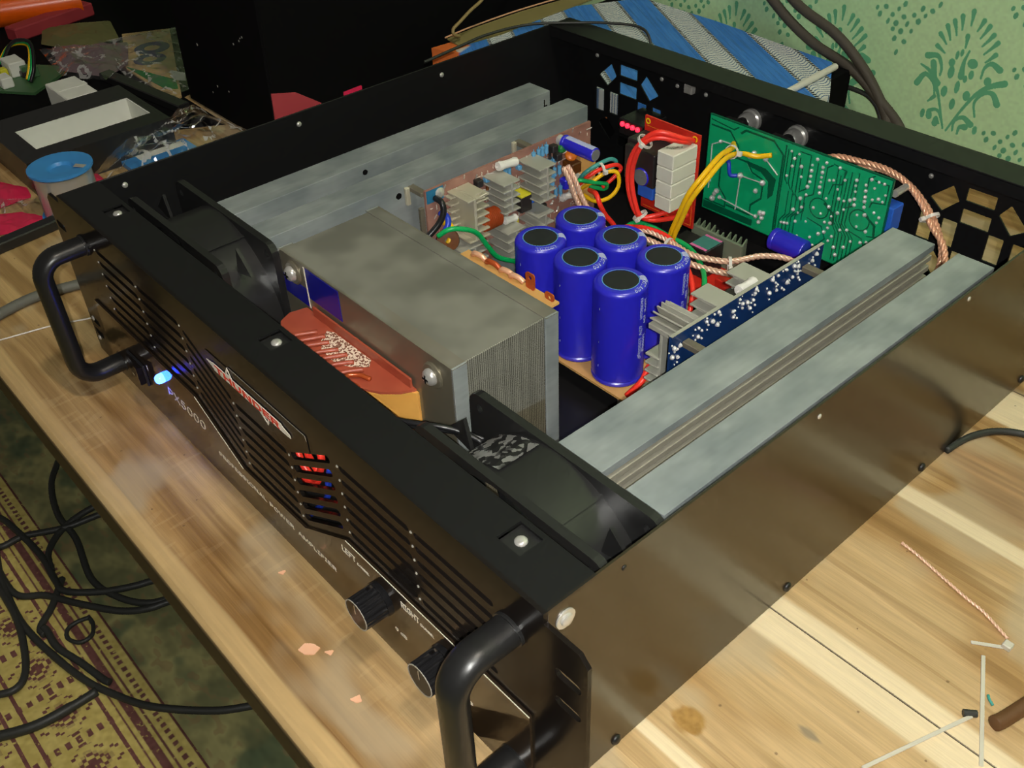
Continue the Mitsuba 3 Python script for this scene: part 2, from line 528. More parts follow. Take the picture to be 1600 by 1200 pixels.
# stencilled flowers on the wall: raised paint, each flower and each spray of dots its own piece
LEAVES = [[(-3.8, 90.1), (-4.2, 101.5)], [(-10.2, 85.4), (-12.3, 95.9)], [(-13.6, 80.0), (-17.9, 90.8)], [(-18.0, 75.0), (-22.9, 85.7)], [(-20.5, 71.1), (-27.4, 78.1)], [(-20.1, 63.8), (-27.7, 68.0)],
          [(2.5, 87.1), (6.0, 96.3)], [(6.5, 82.3), (11.6, 93.1)], [(9.5, 76.5), (16.6, 87.3)], [(12.5, 70.7), (21.4, 82.1)], [(15.5, 64.9), (22.1, 72.6)], [(-3.8, 71.9), (-4.3, 81.6)]]
STROKES = [[(-19.5, 44.8), (-19.8, 51.6), (-24.9, 59.9), (-34.0, 58.2)], [(-20.4, 27.7), (-23.4, 36.7), (-32.4, 42.7), (-38.3, 33.3)], [(-6.2, 1.5), (-16.5, 27.3), (-22.0, 37.1), (-27.7, 53.7)],
           [(15.1, 51.5), (16.0, 60.4), (20.9, 65.0), (28.6, 61.8)], [(-2.9, 0.4), (4.3, 17.8), (13.7, 36.1), (23.4, 46.3), (35.3, 52.4)], [(18.3, 19.2), (15.1, 30.9), (21.0, 40.2), (28.2, 41.6), (33.7, 34.3)],
           [(0.2, 70.3), (-2.0, 60.4), (-1.6, 48.3)], [(2.6, 2.1), (2.5, 10.8), (9.2, 15.7), (16.8, 11.6)], [(7.4, 0.7), (8.0, 6.7), (12.7, 8.2)], [(-10.7, 4.5), (-14.0, 8.6), (-14.2, 3.4)],
           [(-6.9, 4.2), (-14.2, 15.1), (-21.2, 13.0), (-20.7, 8.1)], [(-24.6, 20.7), (-20.0, 26.3)], [(-37.8, 49.6), (-29.5, 46.3), (-19.9, 37.7)]]
BLOBS = [(-12.0, 57.7, 3.3, 4.0), (-10.7, 49.9, 3.3, 6.4), (5.5, 61.0, 5.2, 4.8), (-5.4, 67.5, 1.8, 3.8), (-8.9, 64.6, 1.8, 4.5), (6.6, 51.9, 2.6, 4.5), (2.4, 47.3, 2.1, 3.8), (-2.5, 39.1, 2.6, 6.4), (-12.7, 32.7, 3.3, 5.6),
         (-3.2, 24.1, 2.9, 5.8), (7.1, 34.2, 3.7, 5.1), (21.2, 50.4, 3.7, 4.2), (-27.0, 9.1, 2.4, 4.8), (21.4, 8.1, 2.4, 4.5)]
DOTS = [(-24.4, 32.2), (-21.0, 27.5), (-16.5, 34.6), (-12.3, 23.3), (-9.2, 29.5), (-4.6, 23.1), (-4.4, 35.2), (0.4, 40.3), (1.4, 29.8), (5.6, 24.8), (10.3, 33.2), (15.0, 28.9), (20.2, 34.8), (16.7, 39.9), (25.4, 39.9),
        (30.9, 46.3), (-6.5, 17.9), (1.2, 17.6), (10.5, 19.8), (-3.2, 10.4), (6.1, 9.9), (0.9, -0.4)]


def taper(pts, w0, w1):
    C = spline([(a, b, 0) for a, b in pts], 6)[:, :2]
    n = len(C)
    return unary_union([LineString([C[i], C[i + 1]]).buffer(w0 + (w1 - w0) * (i / (n - 1)) ** 1.5, quad_segs=4) for i in range(n - 1)])


flower = []
for a, b in LEAVES:
    flower.append(taper([a, ((a[0] + b[0]) / 2 + .2, (a[1] + b[1]) / 2), b], .8, 2.2))
for s in STROKES:
    flower.append(taper(s, .9, 2.9))
for a, b, c, d in BLOBS:
    flower.append(affinity.translate(affinity.scale(Point(0, 0).buffer(1, quad_segs=5), c * .85, d * .85), a, b))
flower = unary_union(flower)
spray = unary_union([affinity.translate(affinity.rotate(affinity.scale(Point(0, 0).buffer(1, quad_segs=4), 1.5 + .4 * (i % 3), 2.1 + .6 * (i % 2)), -15), a, b) for i, (a, b) in enumerate(DOTS)])
fl_m, sp_m = xz(flower, 660, .25), xz(spray, 660, .25)
for dx, dz in ((236, 29), (120, 7), (4, -15), (352, 51), (62, 108)):
    m = fl_m.copy(); m.apply_translation([dx, 0, dz]); part('wall_back', 'stencilled_flower', m, 'stencil_green')
for dx, dz in ((172, 83), (56, 61), (286, 107), (-60, 40), (290, 5), (300, 62)):
    m = sp_m.copy(); m.apply_translation([dx, 0, dz]); part('wall_back', 'stencilled_dots', m, 'stencil_dark')

# rug and table
solo('rug', bx(-1300, 520, -760, -60, -330, -322, 2), 'rug_pile', 'yellow rug with a maroon woven border lying on the floor below the table', 'rug')
tb = thing('wooden_table', 'low worn table of broad bare wooden planks under the amplifier', 'table')
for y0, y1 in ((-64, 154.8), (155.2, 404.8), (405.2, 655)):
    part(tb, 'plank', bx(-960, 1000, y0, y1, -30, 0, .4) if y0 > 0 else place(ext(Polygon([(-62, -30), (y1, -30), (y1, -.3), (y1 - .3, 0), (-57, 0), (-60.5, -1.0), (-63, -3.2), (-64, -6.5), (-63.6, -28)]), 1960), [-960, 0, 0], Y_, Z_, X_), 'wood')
part(tb, 'apron', bx(-900, 940, -30, -8, -90, -30.2), 'dark_wood')
for x, y in ((68, -4), (-880, -4), (900, -4), (-880, 600), (900, 600)):
    part(tb, 'leg', bx(x - 22, x + 22, y - 18 if y > 0 else y - 2, y + 18, -330, -30.2 if y > 0 else -90.4, 1), 'dark_wood')

# ================================================================ the amplifier's case
W, D, H = 432.0, 434.2, 128.8
amp = thing('amplifier_case', 'open black rack power amplifier case with two front handles, lying on the wooden table', 'amplifier')
part(amp, 'bottom_panel', bx(1.3, W - 1.3, 2.2, 432.8, .4, 1.6), 'black_paint')
sp = part(amp, 'side_panel', bx(W - 1.2, W, 2.1, D, .2, H, .3), 'black_side')
for y, z in ((411.5, 6), (295, 5.7), (167.7, 5.6), (42, 5)):
    part(sp, 'screw', screw((W, y, z), (1, 0, 0), 2.7, 1.8), 'black_handle', smooth=40)
part(sp, 'screw', cat(lathe([(0, 0), (4.6, 0), (4.6, .7), (2.9, .8), (2.8, 1.6), (2, 2.2), (0, 2.2)], (W, 10.5, 118), (1, 0, 0), 18)), 'zinc', 'silver screw with washer', smooth=40)
for y, z in ((164, 122), (289, 124.5), (41, 121)):
    part(sp, 'screw', screw((W, y, z), (1, 0, 0), 1.3, .7), 'zinc' if y > 100 else 'black_handle', smooth=40)
sp = part(amp, 'side_panel', bx(0, 1.2, 2.1, D, .2, H, .3), 'black_paint')
for y, z in ((41.5, 121), (170, 120.4), (297, 119.4)):
    part(sp, 'screw', screw((1.2, y, z), (1, 0, 0), 1.9, 1.2), 'zinc', smooth=40)

# rear panel with two octagonal fan grilles cut through it
def grille(cx, cz):
    q = [sbox(-9.5, 26, 9.5, 35), sbox(-9.5, 10.5, 9.5, 20.5), sbox(-36, -10, -26.5, 9.5), sbox(-20.5, -9, -10.5, 9.5)]
    dg = Polygon([(-19, 33), (-32.5, 20.5), (-23, 13.5), (-13, 24)])
    q += [dg, affinity.scale(dg, -1, 1, origin=(0, 0)), affinity.scale(dg, 1, -1, origin=(0, 0)), affinity.scale(dg, -1, -1, origin=(0, 0))]
    q += [affinity.scale(g, -1, 1, origin=(0, 0)) for g in q[2:4]] + [affinity.scale(g, 1, -1, origin=(0, 0)) for g in q[:2]]
    return affinity.translate(unary_union([g.buffer(-.6).buffer(.6, quad_segs=3) for g in q]), cx, cz)


rear = sbox(1.3, .4, W - 1.3, 127.5).difference(unary_union([grille(69, 70), grille(368, 70)]))
rp = part(amp, 'rear_panel', cat(xz(rear, D, 1.2), bx(1.3, W - 1.3, 410, D, 127.6, H, .3), bx(1.3, W - 1.3, 410, 411.2, 120, 127.6)), 'black_paint')
for x, z in ((11, 113), (34, 106), (104, 105), (120, 104), (148, 105), (197, 112), (333, 104), (395, 113)):
    part(rp, 'screw', screw((x, 433, z), (0, -1, 0), 1.7, 1.2), 'zinc', smooth=40)
part(rp, 'bracket', bx(130, 138, 428, 433, 103, 110, .5), 'zinc')
for x in (192, 232):
    part(rp, 'jack_nut', lathe([(4.2, 0), (8.2, 0), (8.2, 3), (7, 4.2), (7, 9), (5.6, 11), (4.2, 11), (4.2, 0)], (x, 433, 99), (0, -1, 0), 20), 'zinc', smooth=40)

# front panel: ears, slotted grille, top lip
slots = []
for k in range(6):
    z = 108.6 - 8.45 * k; zl = z - 25; h = 1.75
    def bar(p, q):
        p, q = np.array(p), np.array(q); d = (q - p) / np.linalg.norm(q - p); e = 3.2
        return LineString([p + d * e, q - d * (e + .5)]).buffer(h, quad_segs=3)
    slots += [bar((42, z), (97, z)), bar((97.5, z), (150, z)), bar((198, zl), (251, zl)), bar((299, z), (353, z)), bar((353, z), (406, z))]
    slots.append(LineString([(154, z - 3), (194, zl + 2.5)]).buffer(h, quad_segs=3))
    slots.append(LineString([(255.5, zl + 2), (291, z - 1.5)]).buffer(2.0, quad_segs=4))
front = Polygon([(-22, 2), (454, 2), (454, 119), (449.5, 123.5), (W, 123.5), (W, H), (0, H), (0, 123.5), (-17.5, 123.5), (-22, 119)])
ear_slots = [LineString([(440, z), (448.5, z)]).buffer(2.6, quad_segs=4) for z in (103, 86, 20)] + [LineString([(-16.5, z), (-8, z)]).buffer(2.6, quad_segs=4) for z in (103, 30, 20)]
fp = part(amp, 'front_panel', xz(front.difference(unary_union(slots + ear_slots)), 2, 2), 'black_gloss')
lip = sbox(0, .2, W, 26.5)
for x in (224, 400, 45):
    lip = lip.difference(sbox(x - 6.5, 12, x + 6.5, 24))
part(fp, 'top_lip', cat(xy(lip, 127.6, 1.2), bx(1.3, W - 1.3, 25.3, 26.5, 117, 127.5)), 'black_paint')
for x in (224, 400, 45):
    part(fp, 'cover_tab', bx(x - 6.4, x + 6.4, 12.1, 25.2, 125.2, 126.6), 'black_plastic')
    part(fp, 'tab_screw', screw((x, 18.5, 126.6), (0, 0, 1), 2.7, 1.5), 'zinc', smooth=40)
studs = []
for x, zs in ((42, 0), (97.5, 0), (150, 0), (197.5, 25), (251.5, 25), (299.2, 0), (352.8, 0)):
    for k in range(6):
        studs.append(lathe([(0, 0), (.7, 0), (.7, .3), (.4, .55), (0, .55)], (x, 0, 108.6 - 8.45 * k - zs), (0, -1, 0), 8))
for x in (199,):
    pass
part(fp, 'slot_stud', cat(studs), 'print_grey', kind='stuff')
for x, z in ((-15, 31), (-15, 15), (33, 52)):
    part(fp, 'screw', screw((x, 0, z), (0, -1, 0), 1.8, 1.0), 'zinc', smooth=40)

plate_line = [(8, 57.5), (144, 57.5), (189, 32.6), (253, 34.5), (295.5, 59), (424, 59)]
plate = Polygon([(8, 2.4), (424, 2.4)] + plate_line[::-1])
pl = part(amp, 'lower_plate', xz(plate, -.05, 1.3), 'black_plate')
for ln in (LineString([(144.5, 57), (189, 32.4)]).buffer(.38), LineString([(295.5, 58.7), (424, 58.7)]).buffer(.32)):
    part(pl, 'bright_edge', xz(ln, -1.35, .25), 'print_white')


def front_text(root, s, x0, x1, z, h, m, bold=False, slant=0.0, y=-1.36, depth=.15):
    t = text(s, h, x1 - x0, depth, bold)
    if slant:
        M = np.eye(4); M[0, 1] = slant; t.apply_transform(M)
    return part(root, 'lettering', place(t, [x0, y, z], X_, Z_, -Y_), m, label=f'lettering {s}')


front_text(pl, 'PX5000', 100.5, 147, 33.2, 6.8, 'print_white', slant=.25)
front_text(pl, 'PROFESSIONAL', 158.5, 211, 22.2, 3.0, 'print_white')
front_text(pl, 'POWER', 214.5, 239, 22.2, 3.0, 'print_white')
front_text(pl, 'AMPLIFIER', 243.2, 279, 22.2, 3.0, 'print_white')
front_text(pl, 'LEFT', 290.5, 302, 48.2, 4.0, 'print_white', bold=True)
front_text(pl, 'CHANNEL', 303, 313, 48.0, 1.8, 'print_white')
front_text(pl, 'RIGHT', 338, 351.5, 48.8, 4.0, 'print_white', bold=True)
front_text(pl, 'CHANNEL', 352, 362, 48.6, 1.8, 'print_white')
front_text(pl, '-\u221e', 309, 313, 26, 2.2, 'print_white')
front_text(pl, '0 dB', 329.5, 338.5, 24.6, 2.2, 'print_white')
front_text(pl, '0 dB', 377.5, 386.5, 24.6, 2.2, 'print_white')
ring = Point(40.3, 16.6).buffer(2.6).difference(Point(40.3, 16.6).buffer(1.75))
part(pl, 'lettering', xz(ring, -1.36, .15), 'print_white', label='off mark, a white ring')
part(pl, 'lettering', xz(sbox(73.2, 36.6, 74.3, 40.4), -1.36, .15), 'print_white', label='on mark, a short white bar')
sw = part(amp, 'power_switch', cat(bx(46, 70, -3.2, -1.36, 22, 38, .5)), 'black_plastic')
part(sw, 'rocker', place(ext(Polygon([(-9.5, 0), (9.5, 0), (9.5, 3.4), (0, 1.6), (-9.5, 1.2)]), 13), [58, -3.2, 23.5], X_, -Y_, Z_), 'black_gloss')
led = part(amp, 'power_indicator', lathe([(0, 5.2), (1.8, 4.8), (2.9, 3.6), (3.2, 2), (3.2, 0), (0, 0)], (98.9, -1.36, 45.3), (0, -1, 0), 16), 'blue_lens_reflection', 'glowing blue indicator lamp', smooth=True)
scene[led]['emitter'] = {'type': 'area', 'radiance': {'type': 'rgb', 'value': [.22, 1.0, 26.0]}}

# the maker's badge
bd = part(amp, 'badge', xz(rrect(179, 275, 99.4, 110.6, 1).difference(sbox(178, 108.8, 203, 112)), -.05, .4), 'black_gloss', 'dark badge with a red and white logo')
part(bd, 'border_line', xz(LineString([(203.3, 110.4), (274, 110.4), (274.5, 107.4)]).buffer(.18), -.46, .12), 'print_grey')
white = unary_union([Polygon([(179, 103.2), (187.5, 104.6), (187.5, 100.4)]), Polygon([(252, 104), (259.5, 102.2), (260, 100), (252, 99.6)]),
                     Polygon([(198.6, 103.5), (203.4, 110.6), (206.8, 103.5)]), Polygon([(201, 103.4), (203.2, 107), (204.8, 103.4)]).buffer(.01),
                     Polygon([(231, 100), (238, 94.6), (240.6, 100)]), sbox(186.6, 99.6, 253, 104.7)])
white = white.difference(Polygon([(201.2, 105.6), (203.4, 108.8), (205, 105.6)])).difference(Polygon([(234.5, 98.8), (237.8, 96), (239, 98.8)]))
part(bd, 'logo_outline', xz(white, -.95, .3), 'print_white')
part(bd, 'logo_lettering', place(text('THUNDER', 3.9, 62, .25, True), [188.6, -1.25, 100.2], X_, Z_, -Y_), 'print_red', 'red lettering THUNDER')

# knobs
for x in (322, 370):
    ang = np.arange(72) * 2 * np.pi / 72
    rr = 8.3 + .25 * np.sign(np.sin(ang * 18))
    skirt = Point(0, 0).buffer(9.2, quad_segs=10)
    kb = part(amp, 'knob', cat(xz(affinity.translate(skirt, x, 41), -1.36, 3.0), xz(affinity.translate(Polygon(np.c_[rr * np.cos(ang), rr * np.sin(ang)]), x, 41), -4.3, 12.0)), 'black_knob')
    part(kb, 'bright_ring', xz(Point(x, 41).buffer(8.5, quad_segs=12).difference(Point(x, 41).buffer(7.9, quad_segs=12)), -16.2, .35), 'print_grey')
    part(kb, 'cap', xz(Point(x, 41).buffer(7.85, quad_segs=12), -16.2, .2), 'black_gloss')
    part(kb, 'pointer', cat(bx(x - .35, x + .35, -16.7, -16.42, 42, 48), bx(x - 3.5, x - 1.5, -8, -4.4, 49.0, 49.5)), 'chrome')


def handle(x, zt=104, zb=16, yo=-29, R=13, rx=7.6, rn=5.6):
    P = [(-.1, zt), (yo + R, zt)]
    for a in np.linspace(0, math.pi / 2, 9)[1:]:
        P.append((yo + R - R * math.sin(a), zt - R + R * math.cos(a)))
    P += [(yo, zt - R - 8), (yo, (zt + zb) / 2), (yo, zb + R + 8)]
    for a in np.linspace(0, math.pi / 2, 9):
        P.append((yo + R - R * math.cos(a), zb + R - R * math.sin(a)))
    P += [(-.1, zb)]
    P = np.array(P); t = np.gradient(P, axis=0); t /= np.linalg.norm(t, axis=1, keepdims=True)
    nrm = np.c_[-t[:, 1], t[:, 0]]; ang = np.arange(20) * 2 * np.pi / 20; V = []
    for p, nn in zip(P, nrm):
        V.append(np.c_[x + rx * np.cos(ang), p[0] + rn * np.sin(ang) * nn[0], p[1] + rn * np.sin(ang) * nn[1]])
    V = np.vstack(V); F = []
    for i in range(len(P) - 1):
        for j in range(20):
            a, b = i * 20 + j, i * 20 + (j + 1) % 20
            F += [[a, b, b + 20], [a, b + 20, a + 20]]
    m = trimesh.Trimesh(V, np.array(F), process=False)
    if m.volume < 0:
        m.invert()
    return m


for x in (23, 413.5):
    hd = part(amp, 'handle', handle(x), 'black_handle', 'rounded black grab handle', smooth=True)
    for z in (104, 16):
        part(hd, 'collar', xz(affinity.scale(Point(x, z).buffer(1, quad_segs=8), 8.3, 6.4), -.05, 1.6), 'black_plastic')

# ================================================================ inside the case
def fan(x0, y0, y1, z0, s, label, sticker):
    f = thing('cooling_fan', label, 'fan', 'cooling fans behind the front panel')
    cx, cz, R = x0 + s / 2, z0 + s / 2, s / 2 - 2.4
    hole = Point(cx, cz).buffer(R, quad_segs=16)
    fl = rrect(x0, x0 + s, z0, z0 + s, 7).difference(hole)
    for a in (x0 + 7.5, x0 + s - 7.5):
        for b in (z0 + 7.5, z0 + s - 7.5):
            fl = fl.difference(Point(a, b).buffer(2.2, quad_segs=3))
    ringo = Point(cx, cz).buffer(R + 1.6, quad_segs=20).difference(hole)
    part(f, 'flange', xz(fl, y0 + 4.2, 4.2), 'black_plastic')
    part(f, 'flange', xz(fl, y1, 4.2), 'black_plastic')
    # gussets fill the corners beside the round barrel
    gus = [xz(Polygon([(cx + sx * R * .72, cz + sz * (R + .2) * .72), (cx + sx * (s / 2 - 14), cz + sz * (s / 2 - 1)), (cx + sx * (s / 2 - 1), cz + sz * (s / 2 - 14))]).difference(hole), (y0 + y1) / 2 + 1, 2) for sx in (-1, 1) for sz in (-1, 1)]
    part(f, 'barrel', cat(xz(ringo, y1 - 4.2, y1 - y0 - 8.4), gus), 'black_plastic', smooth=35)
    part(f, 'seam_rib', cat([xz(Polygon([((R + 1.4) * math.cos(a), (R + 1.4) * math.sin(a)), ((R + 3.0) * math.cos(a - .012), (R + 3.0) * math.sin(a - .012)), ((R + 3.0) * math.cos(a + .012), (R + 3.0) * math.sin(a + .012))]), y1 - 4.3, y1 - y0 - 8.6) for a in (1.1,)]).apply_translation([cx, 0, cz]), 'black_plastic')
    part(f, 'hub', lathe([(0, 0), (21, 0), (22, 1), (22, y1 - y0 - 8), (0, y1 - y0 - 8)], (cx, y1 - 3, cz), (0, -1, 0), 24), 'black_plastic', smooth=40)
    st = []
    for k in range(4):
        a = math.pi / 4 + k * math.pi / 2
        st.append(cyl((cx + 20 * math.cos(a), y1 - 2, cz + 20 * math.sin(a)), (cx + (R + 1) * math.cos(a), y1 - 2, cz + (R + 1) * math.sin(a)), 1.8, 6))
    part(f, 'strut', cat(st), 'black_plastic')
    for k in range(7):
        V = []
        for r in (21.5, 38, R - 2):
            for j in range(4):
                a = 2 * math.pi * k / 7 + j / 3 * .75
                V.append([cx + r * math.cos(a), y0 + 7 + j / 3 * (y1 - y0 - 15), cz + r * math.sin(a)])
        F = []
        for i in range(2):
            for j in range(3):
                a = i * 4 + j
                F += [[a, a + 1, a + 5], [a, a + 5, a + 4]]
        part(f, 'blade', trimesh.Trimesh(np.array(V), np.array(F), process=False), 'black_plastic')
    if sticker:
        V, F = [], []
        A = np.radians(np.linspace(99, 131, 9))
        for a in A:
            for y in (y0 + 7, y1 - 6):
                q = R + 1.9 + .7 * rng.random()
                V.append([cx + q * math.cos(a), y, cz + q * math.sin(a)])
        for i in range(8):
            F += [[2 * i, 2 * i + 1, 2 * i + 3], [2 * i, 2 * i + 3, 2 * i + 2]]
        part(f, 'sticker', trimesh.Trimesh(np.array(V), np.array(F), process=False), 'creased_foil', 'creased silver sticker')
    return f


fan(17, 35.2, 71.2, 3, 119, 'black square cooling fan left of the transformer, behind the front panel', False)
fan(310, 35.2, 71.2, 3, 118, 'black square cooling fan with a silver sticker, before the right heatsinks', True)


def heatsink(x0, x1, base_side, label, pitch=6.6, marks=None):
    h = thing('heatsink', label, 'heatsink', 'long aluminium heatsinks')
    bw = 4.6; top, bot = 120.0, 1.7
    w = x1 - x0
    prof = Polygon([(0, bot), (bw, bot), (bw, top - 4.2), (w, top - 4.2), (w, top - .15), (w - .15, top), (.15, top), (0, top - .15)])
    if base_side > 0:
        prof = affinity.scale(prof, -1, 1, origin=(w / 2, 0))
    prof = affinity.translate(prof, x0, 0)
    part(h, 'base', xz(prof, 332, 332 - 72.3), 'aluminium')
    z = top - 4.2
    f0, f1 = (x0 + bw + .02, x1) if base_side < 0 else (x0, x1 - bw - .02)
    while z > bot + 10:
        part(h, 'fin', bx(f0, f1, 72.3, 332, z - pitch + .2, z - pitch + 4.0, .4), 'fin_metal')
        z -= pitch
    return h


hA = heatsink(62, 84, 1, 'aluminium heatsink nearest the left side panel')
part(hA, 'screw_hole', lathe([(0, 0), (1.9, 0), (1.9, .25), (0, .25)], (83.95, 167, 114), (1, 0, 0), 12), 'black_matte')
part(hA, 'marking', place(text('L', 5, None, .15, True), [84.02, 326, 109.5], Y_, Z_, X_), 'black_matte', 'handwritten letter L')
hB = heatsink(103, 123, 1, 'aluminium heatsink carrying the pink circuit board')
part(hB, 'screw_hole', lathe([(0, 0), (2.1, 0), (2.1, .25), (0, .25)], (122.95, 165, 112), (1, 0, 0), 12), 'black_matte')
hC = heatsink(364, 390, -1, 'finned aluminium heatsink carrying the dark blue circuit board')
hD = heatsink(403.5, 424, -1, 'aluminium heatsink nearest the right side panel')

# ---------------------------------------------------------------- transformer
tr = thing('transformer', 'large steel core transformer with a red winding flange, beside the left fan', 'transformer')
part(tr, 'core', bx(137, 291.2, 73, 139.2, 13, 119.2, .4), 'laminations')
for y, s in ((71.3, 1), (140.9, -1)):
    ya, yb = (y, y + 1.6) if s > 0 else (y - 1.6, y)
    plate_ = sbox(135.6, 1.7, 292.6, 119.6)
    fr_ = place(ext(plate_, 1.6), [0, yb, 0], X_, Z_, -Y_)
    wr = [bx(291.3, 292.8, min(y, y + s * 9), max(y, y + s * 9), 1.7, 119.7, .3), bx(135.4, 136.9, min(y, y + s * 9), max(y, y + s * 9), 1.7, 119.7, .3),
          bx(135.4, 292.8, min(y, y + s * 9), max(y, y + s * 9), 119.25, 119.6)]
    fk = part(tr, 'frame', fr_, 'polished_steel')
    [part(fk, 'angle_edge', w_, 'aluminium') for w_ in wr[:2]]
    part(fk, 'top_edge', wr[2], 'steel_plate')
for x, z in ((150, 110), (277, 108), (150, 24), (277, 24)):
    bt = part(tr, 'bolt', lathe([(0, 0), (4.6, 0), (4.6, 1.2), (3.9, 2.6), (2.2, 3.6), (0, 3.8)], (x, 69.7, z), (0, -1, 0), 18), 'zinc', smooth=45)
    part(bt, 'washer', lathe([(0, 0), (7.4, 0), (7.4, .8), (6.5, 1.6), (0, 1.6)], (x, 71.3, z), (0, -1, 0), 22), 'polished_steel', smooth=40)
    part(bt, 'recess', cat(bx(x - 2.2, x + 2.2, 65.75, 66.1, z - .45, z + .45), bx(x - .45, x + .45, 65.75, 66.1, z - 2.2, z + 2.2)), 'black_matte')
flange_shape = Polygon([(158, 71), (155.5, 61), (159, 53), (166, 48.5), (176, 47.2), (226, 47.5), (240, 50.5), (250, 56), (257, 63), (261, 71)]).buffer(.8).buffer(-.8)
fg = part(tr, 'winding_flange', xy(flange_shape, 88.6, 1.5), 'red_fibre')
part(fg, 'upright_tab', place(bx(168, 259, 0, 1.4, 0, 6.2, .3), [0, 68.9, 90.1], X_, Y_, Z_), 'red_fibre')
part(fg, 'glue_patch', xy(Polygon([(186, 66), (190, 68.3), (225, 68.3), (229, 64), (222, 57), (214, 53), (199, 54), (191, 59)]), 90.1, .25), 'speckled_glue')
part(tr, 'winding', xy(Polygon([(159, 71.2), (159, 57), (166, 51), (228, 51), (262, 70), (262, 71.2)]).buffer(.5), 22, 66.5), 'orange_tape', 'winding wrapped in orange tape')
part(tr, 'winding', xy(sbox(205, 141, 268, 153), 22, 84), 'orange_tape', 'rear winding wrapped in orange tape')
for x in (181, 187.5, 194, 203, 210, 218, 227):
    o = rng.uniform(-1, 1)
    part(tr, 'winding_lead', tube([(x + 3, 61 + o, 91.2), (x, 55, 91.5), (x - 3, 49.5, 91.2), (x - 4, 46.4, 89), (x - 4.2, 46, 82)], 1.25, 7, 5), 'red_fibre', smooth=True)
part(tr, 'winding_lead', tube([(239, 58, 91), (233, 55, 92), (230, 50, 92.5), (234, 47.5, 92), (240, 49, 91.4), (238, 46, 88)], 1.3, 7, 6), 'enamel_copper', smooth=True)
part(tr, 'solder_blob', lathe([(0, 0), (2.4, .4), (2.6, 1.6), (1.4, 3), (0, 3.3)], (219, 47, 90), (0, -.3, 1), 10), 'solder', smooth=True)
part(tr, 'blue_lens_reflection', cat(bx(137, 161.5, 70.9, 71.25, 92, 104), bx(163.6, 196, 70.9, 71.25, 99, 118.5)), 'blue_lens_reflection', 'painted blue reflection in the transformer plate')  # reflection in the polished plate, drawn as flat blue strips
part(tr, 'reflection_edge', place(bx(-.5, .5, -.2, .2, 0, 27), [162.6, 70.9, 92], X_, Y_, Z_), 'print_white')  # pale line beside the painted blue reflection
rf = part(tr, 'rear_flange', xy(sbox(203, 141, 278, 155.5), 110.2, 1.4), 'board_tan')
for x, h in ((258, 121.5), (273, 116)):
    hole = place(ext(rrect(-3.4, 3.4, 0, h - 111.6, 1.5).difference(Point(0, h - 114.6).buffer(1.3)), .9), [x, 153.6, 111.6], X_, Z_, -Y_)
    part(rf, 'copper_lug', hole, 'enamel_copper')
for x in (216, 228, 240, 248):
    part(rf, 'wire_end', tube([(x - 6, 153, 112.8), (x - 3, 152, 115), (x + 1, 153, 114.6), (x + 4, 154, 112.6)], 1.6, 7, 5), 'copper' if x != 228 else 'enamel_copper', smooth=True)

# ---------------------------------------------------------------- six big capacitors on a tan board
cb = thing('capacitor_board', 'tan circuit board under the six blue capacitors', 'circuit board')
part(cb, 'board', bx(168, 280, 207, 284, 13.9, 15.5), 'board_tan')
for x, y in ((172, 211), (276, 211), (172, 280), (276, 280)):
    part(cb, 'spacer', cyl((x, y, 1.65), (x, y, 13.85), 3, 10), 'zinc')
R, Z0, Z1 = 16.5, 15.55, 85.0


def wrap(s, h, r, z, a0, arc=0, depth=.12, vertical=False, bold=False):
    """lettering bent round a can: on the shoulder round the rim, or running down its side"""
    t = text(s, h, None, depth, bold)
    V = t.vertices.copy()
    if vertical:
        ang = a0 + V[:, 1] / r; zz = z - V[:, 0]; rr = r + V[:, 2]
    else:
        ang = a0 + V[:, 0] * (arc or 1 / r)
        rr = r - V[:, 1]
        zz = Z1 - 3.4 + 3.4 * np.sqrt(np.clip(1 - (np.clip(rr - R + 3.2, 0, 3.2) / 3.2) ** 2, 0, 1)) + V[:, 2]
    t.vertices = np.c_[rr * np.cos(ang), rr * np.sin(ang), zz]
    if t.volume < 0:
        t.invert()
    return t


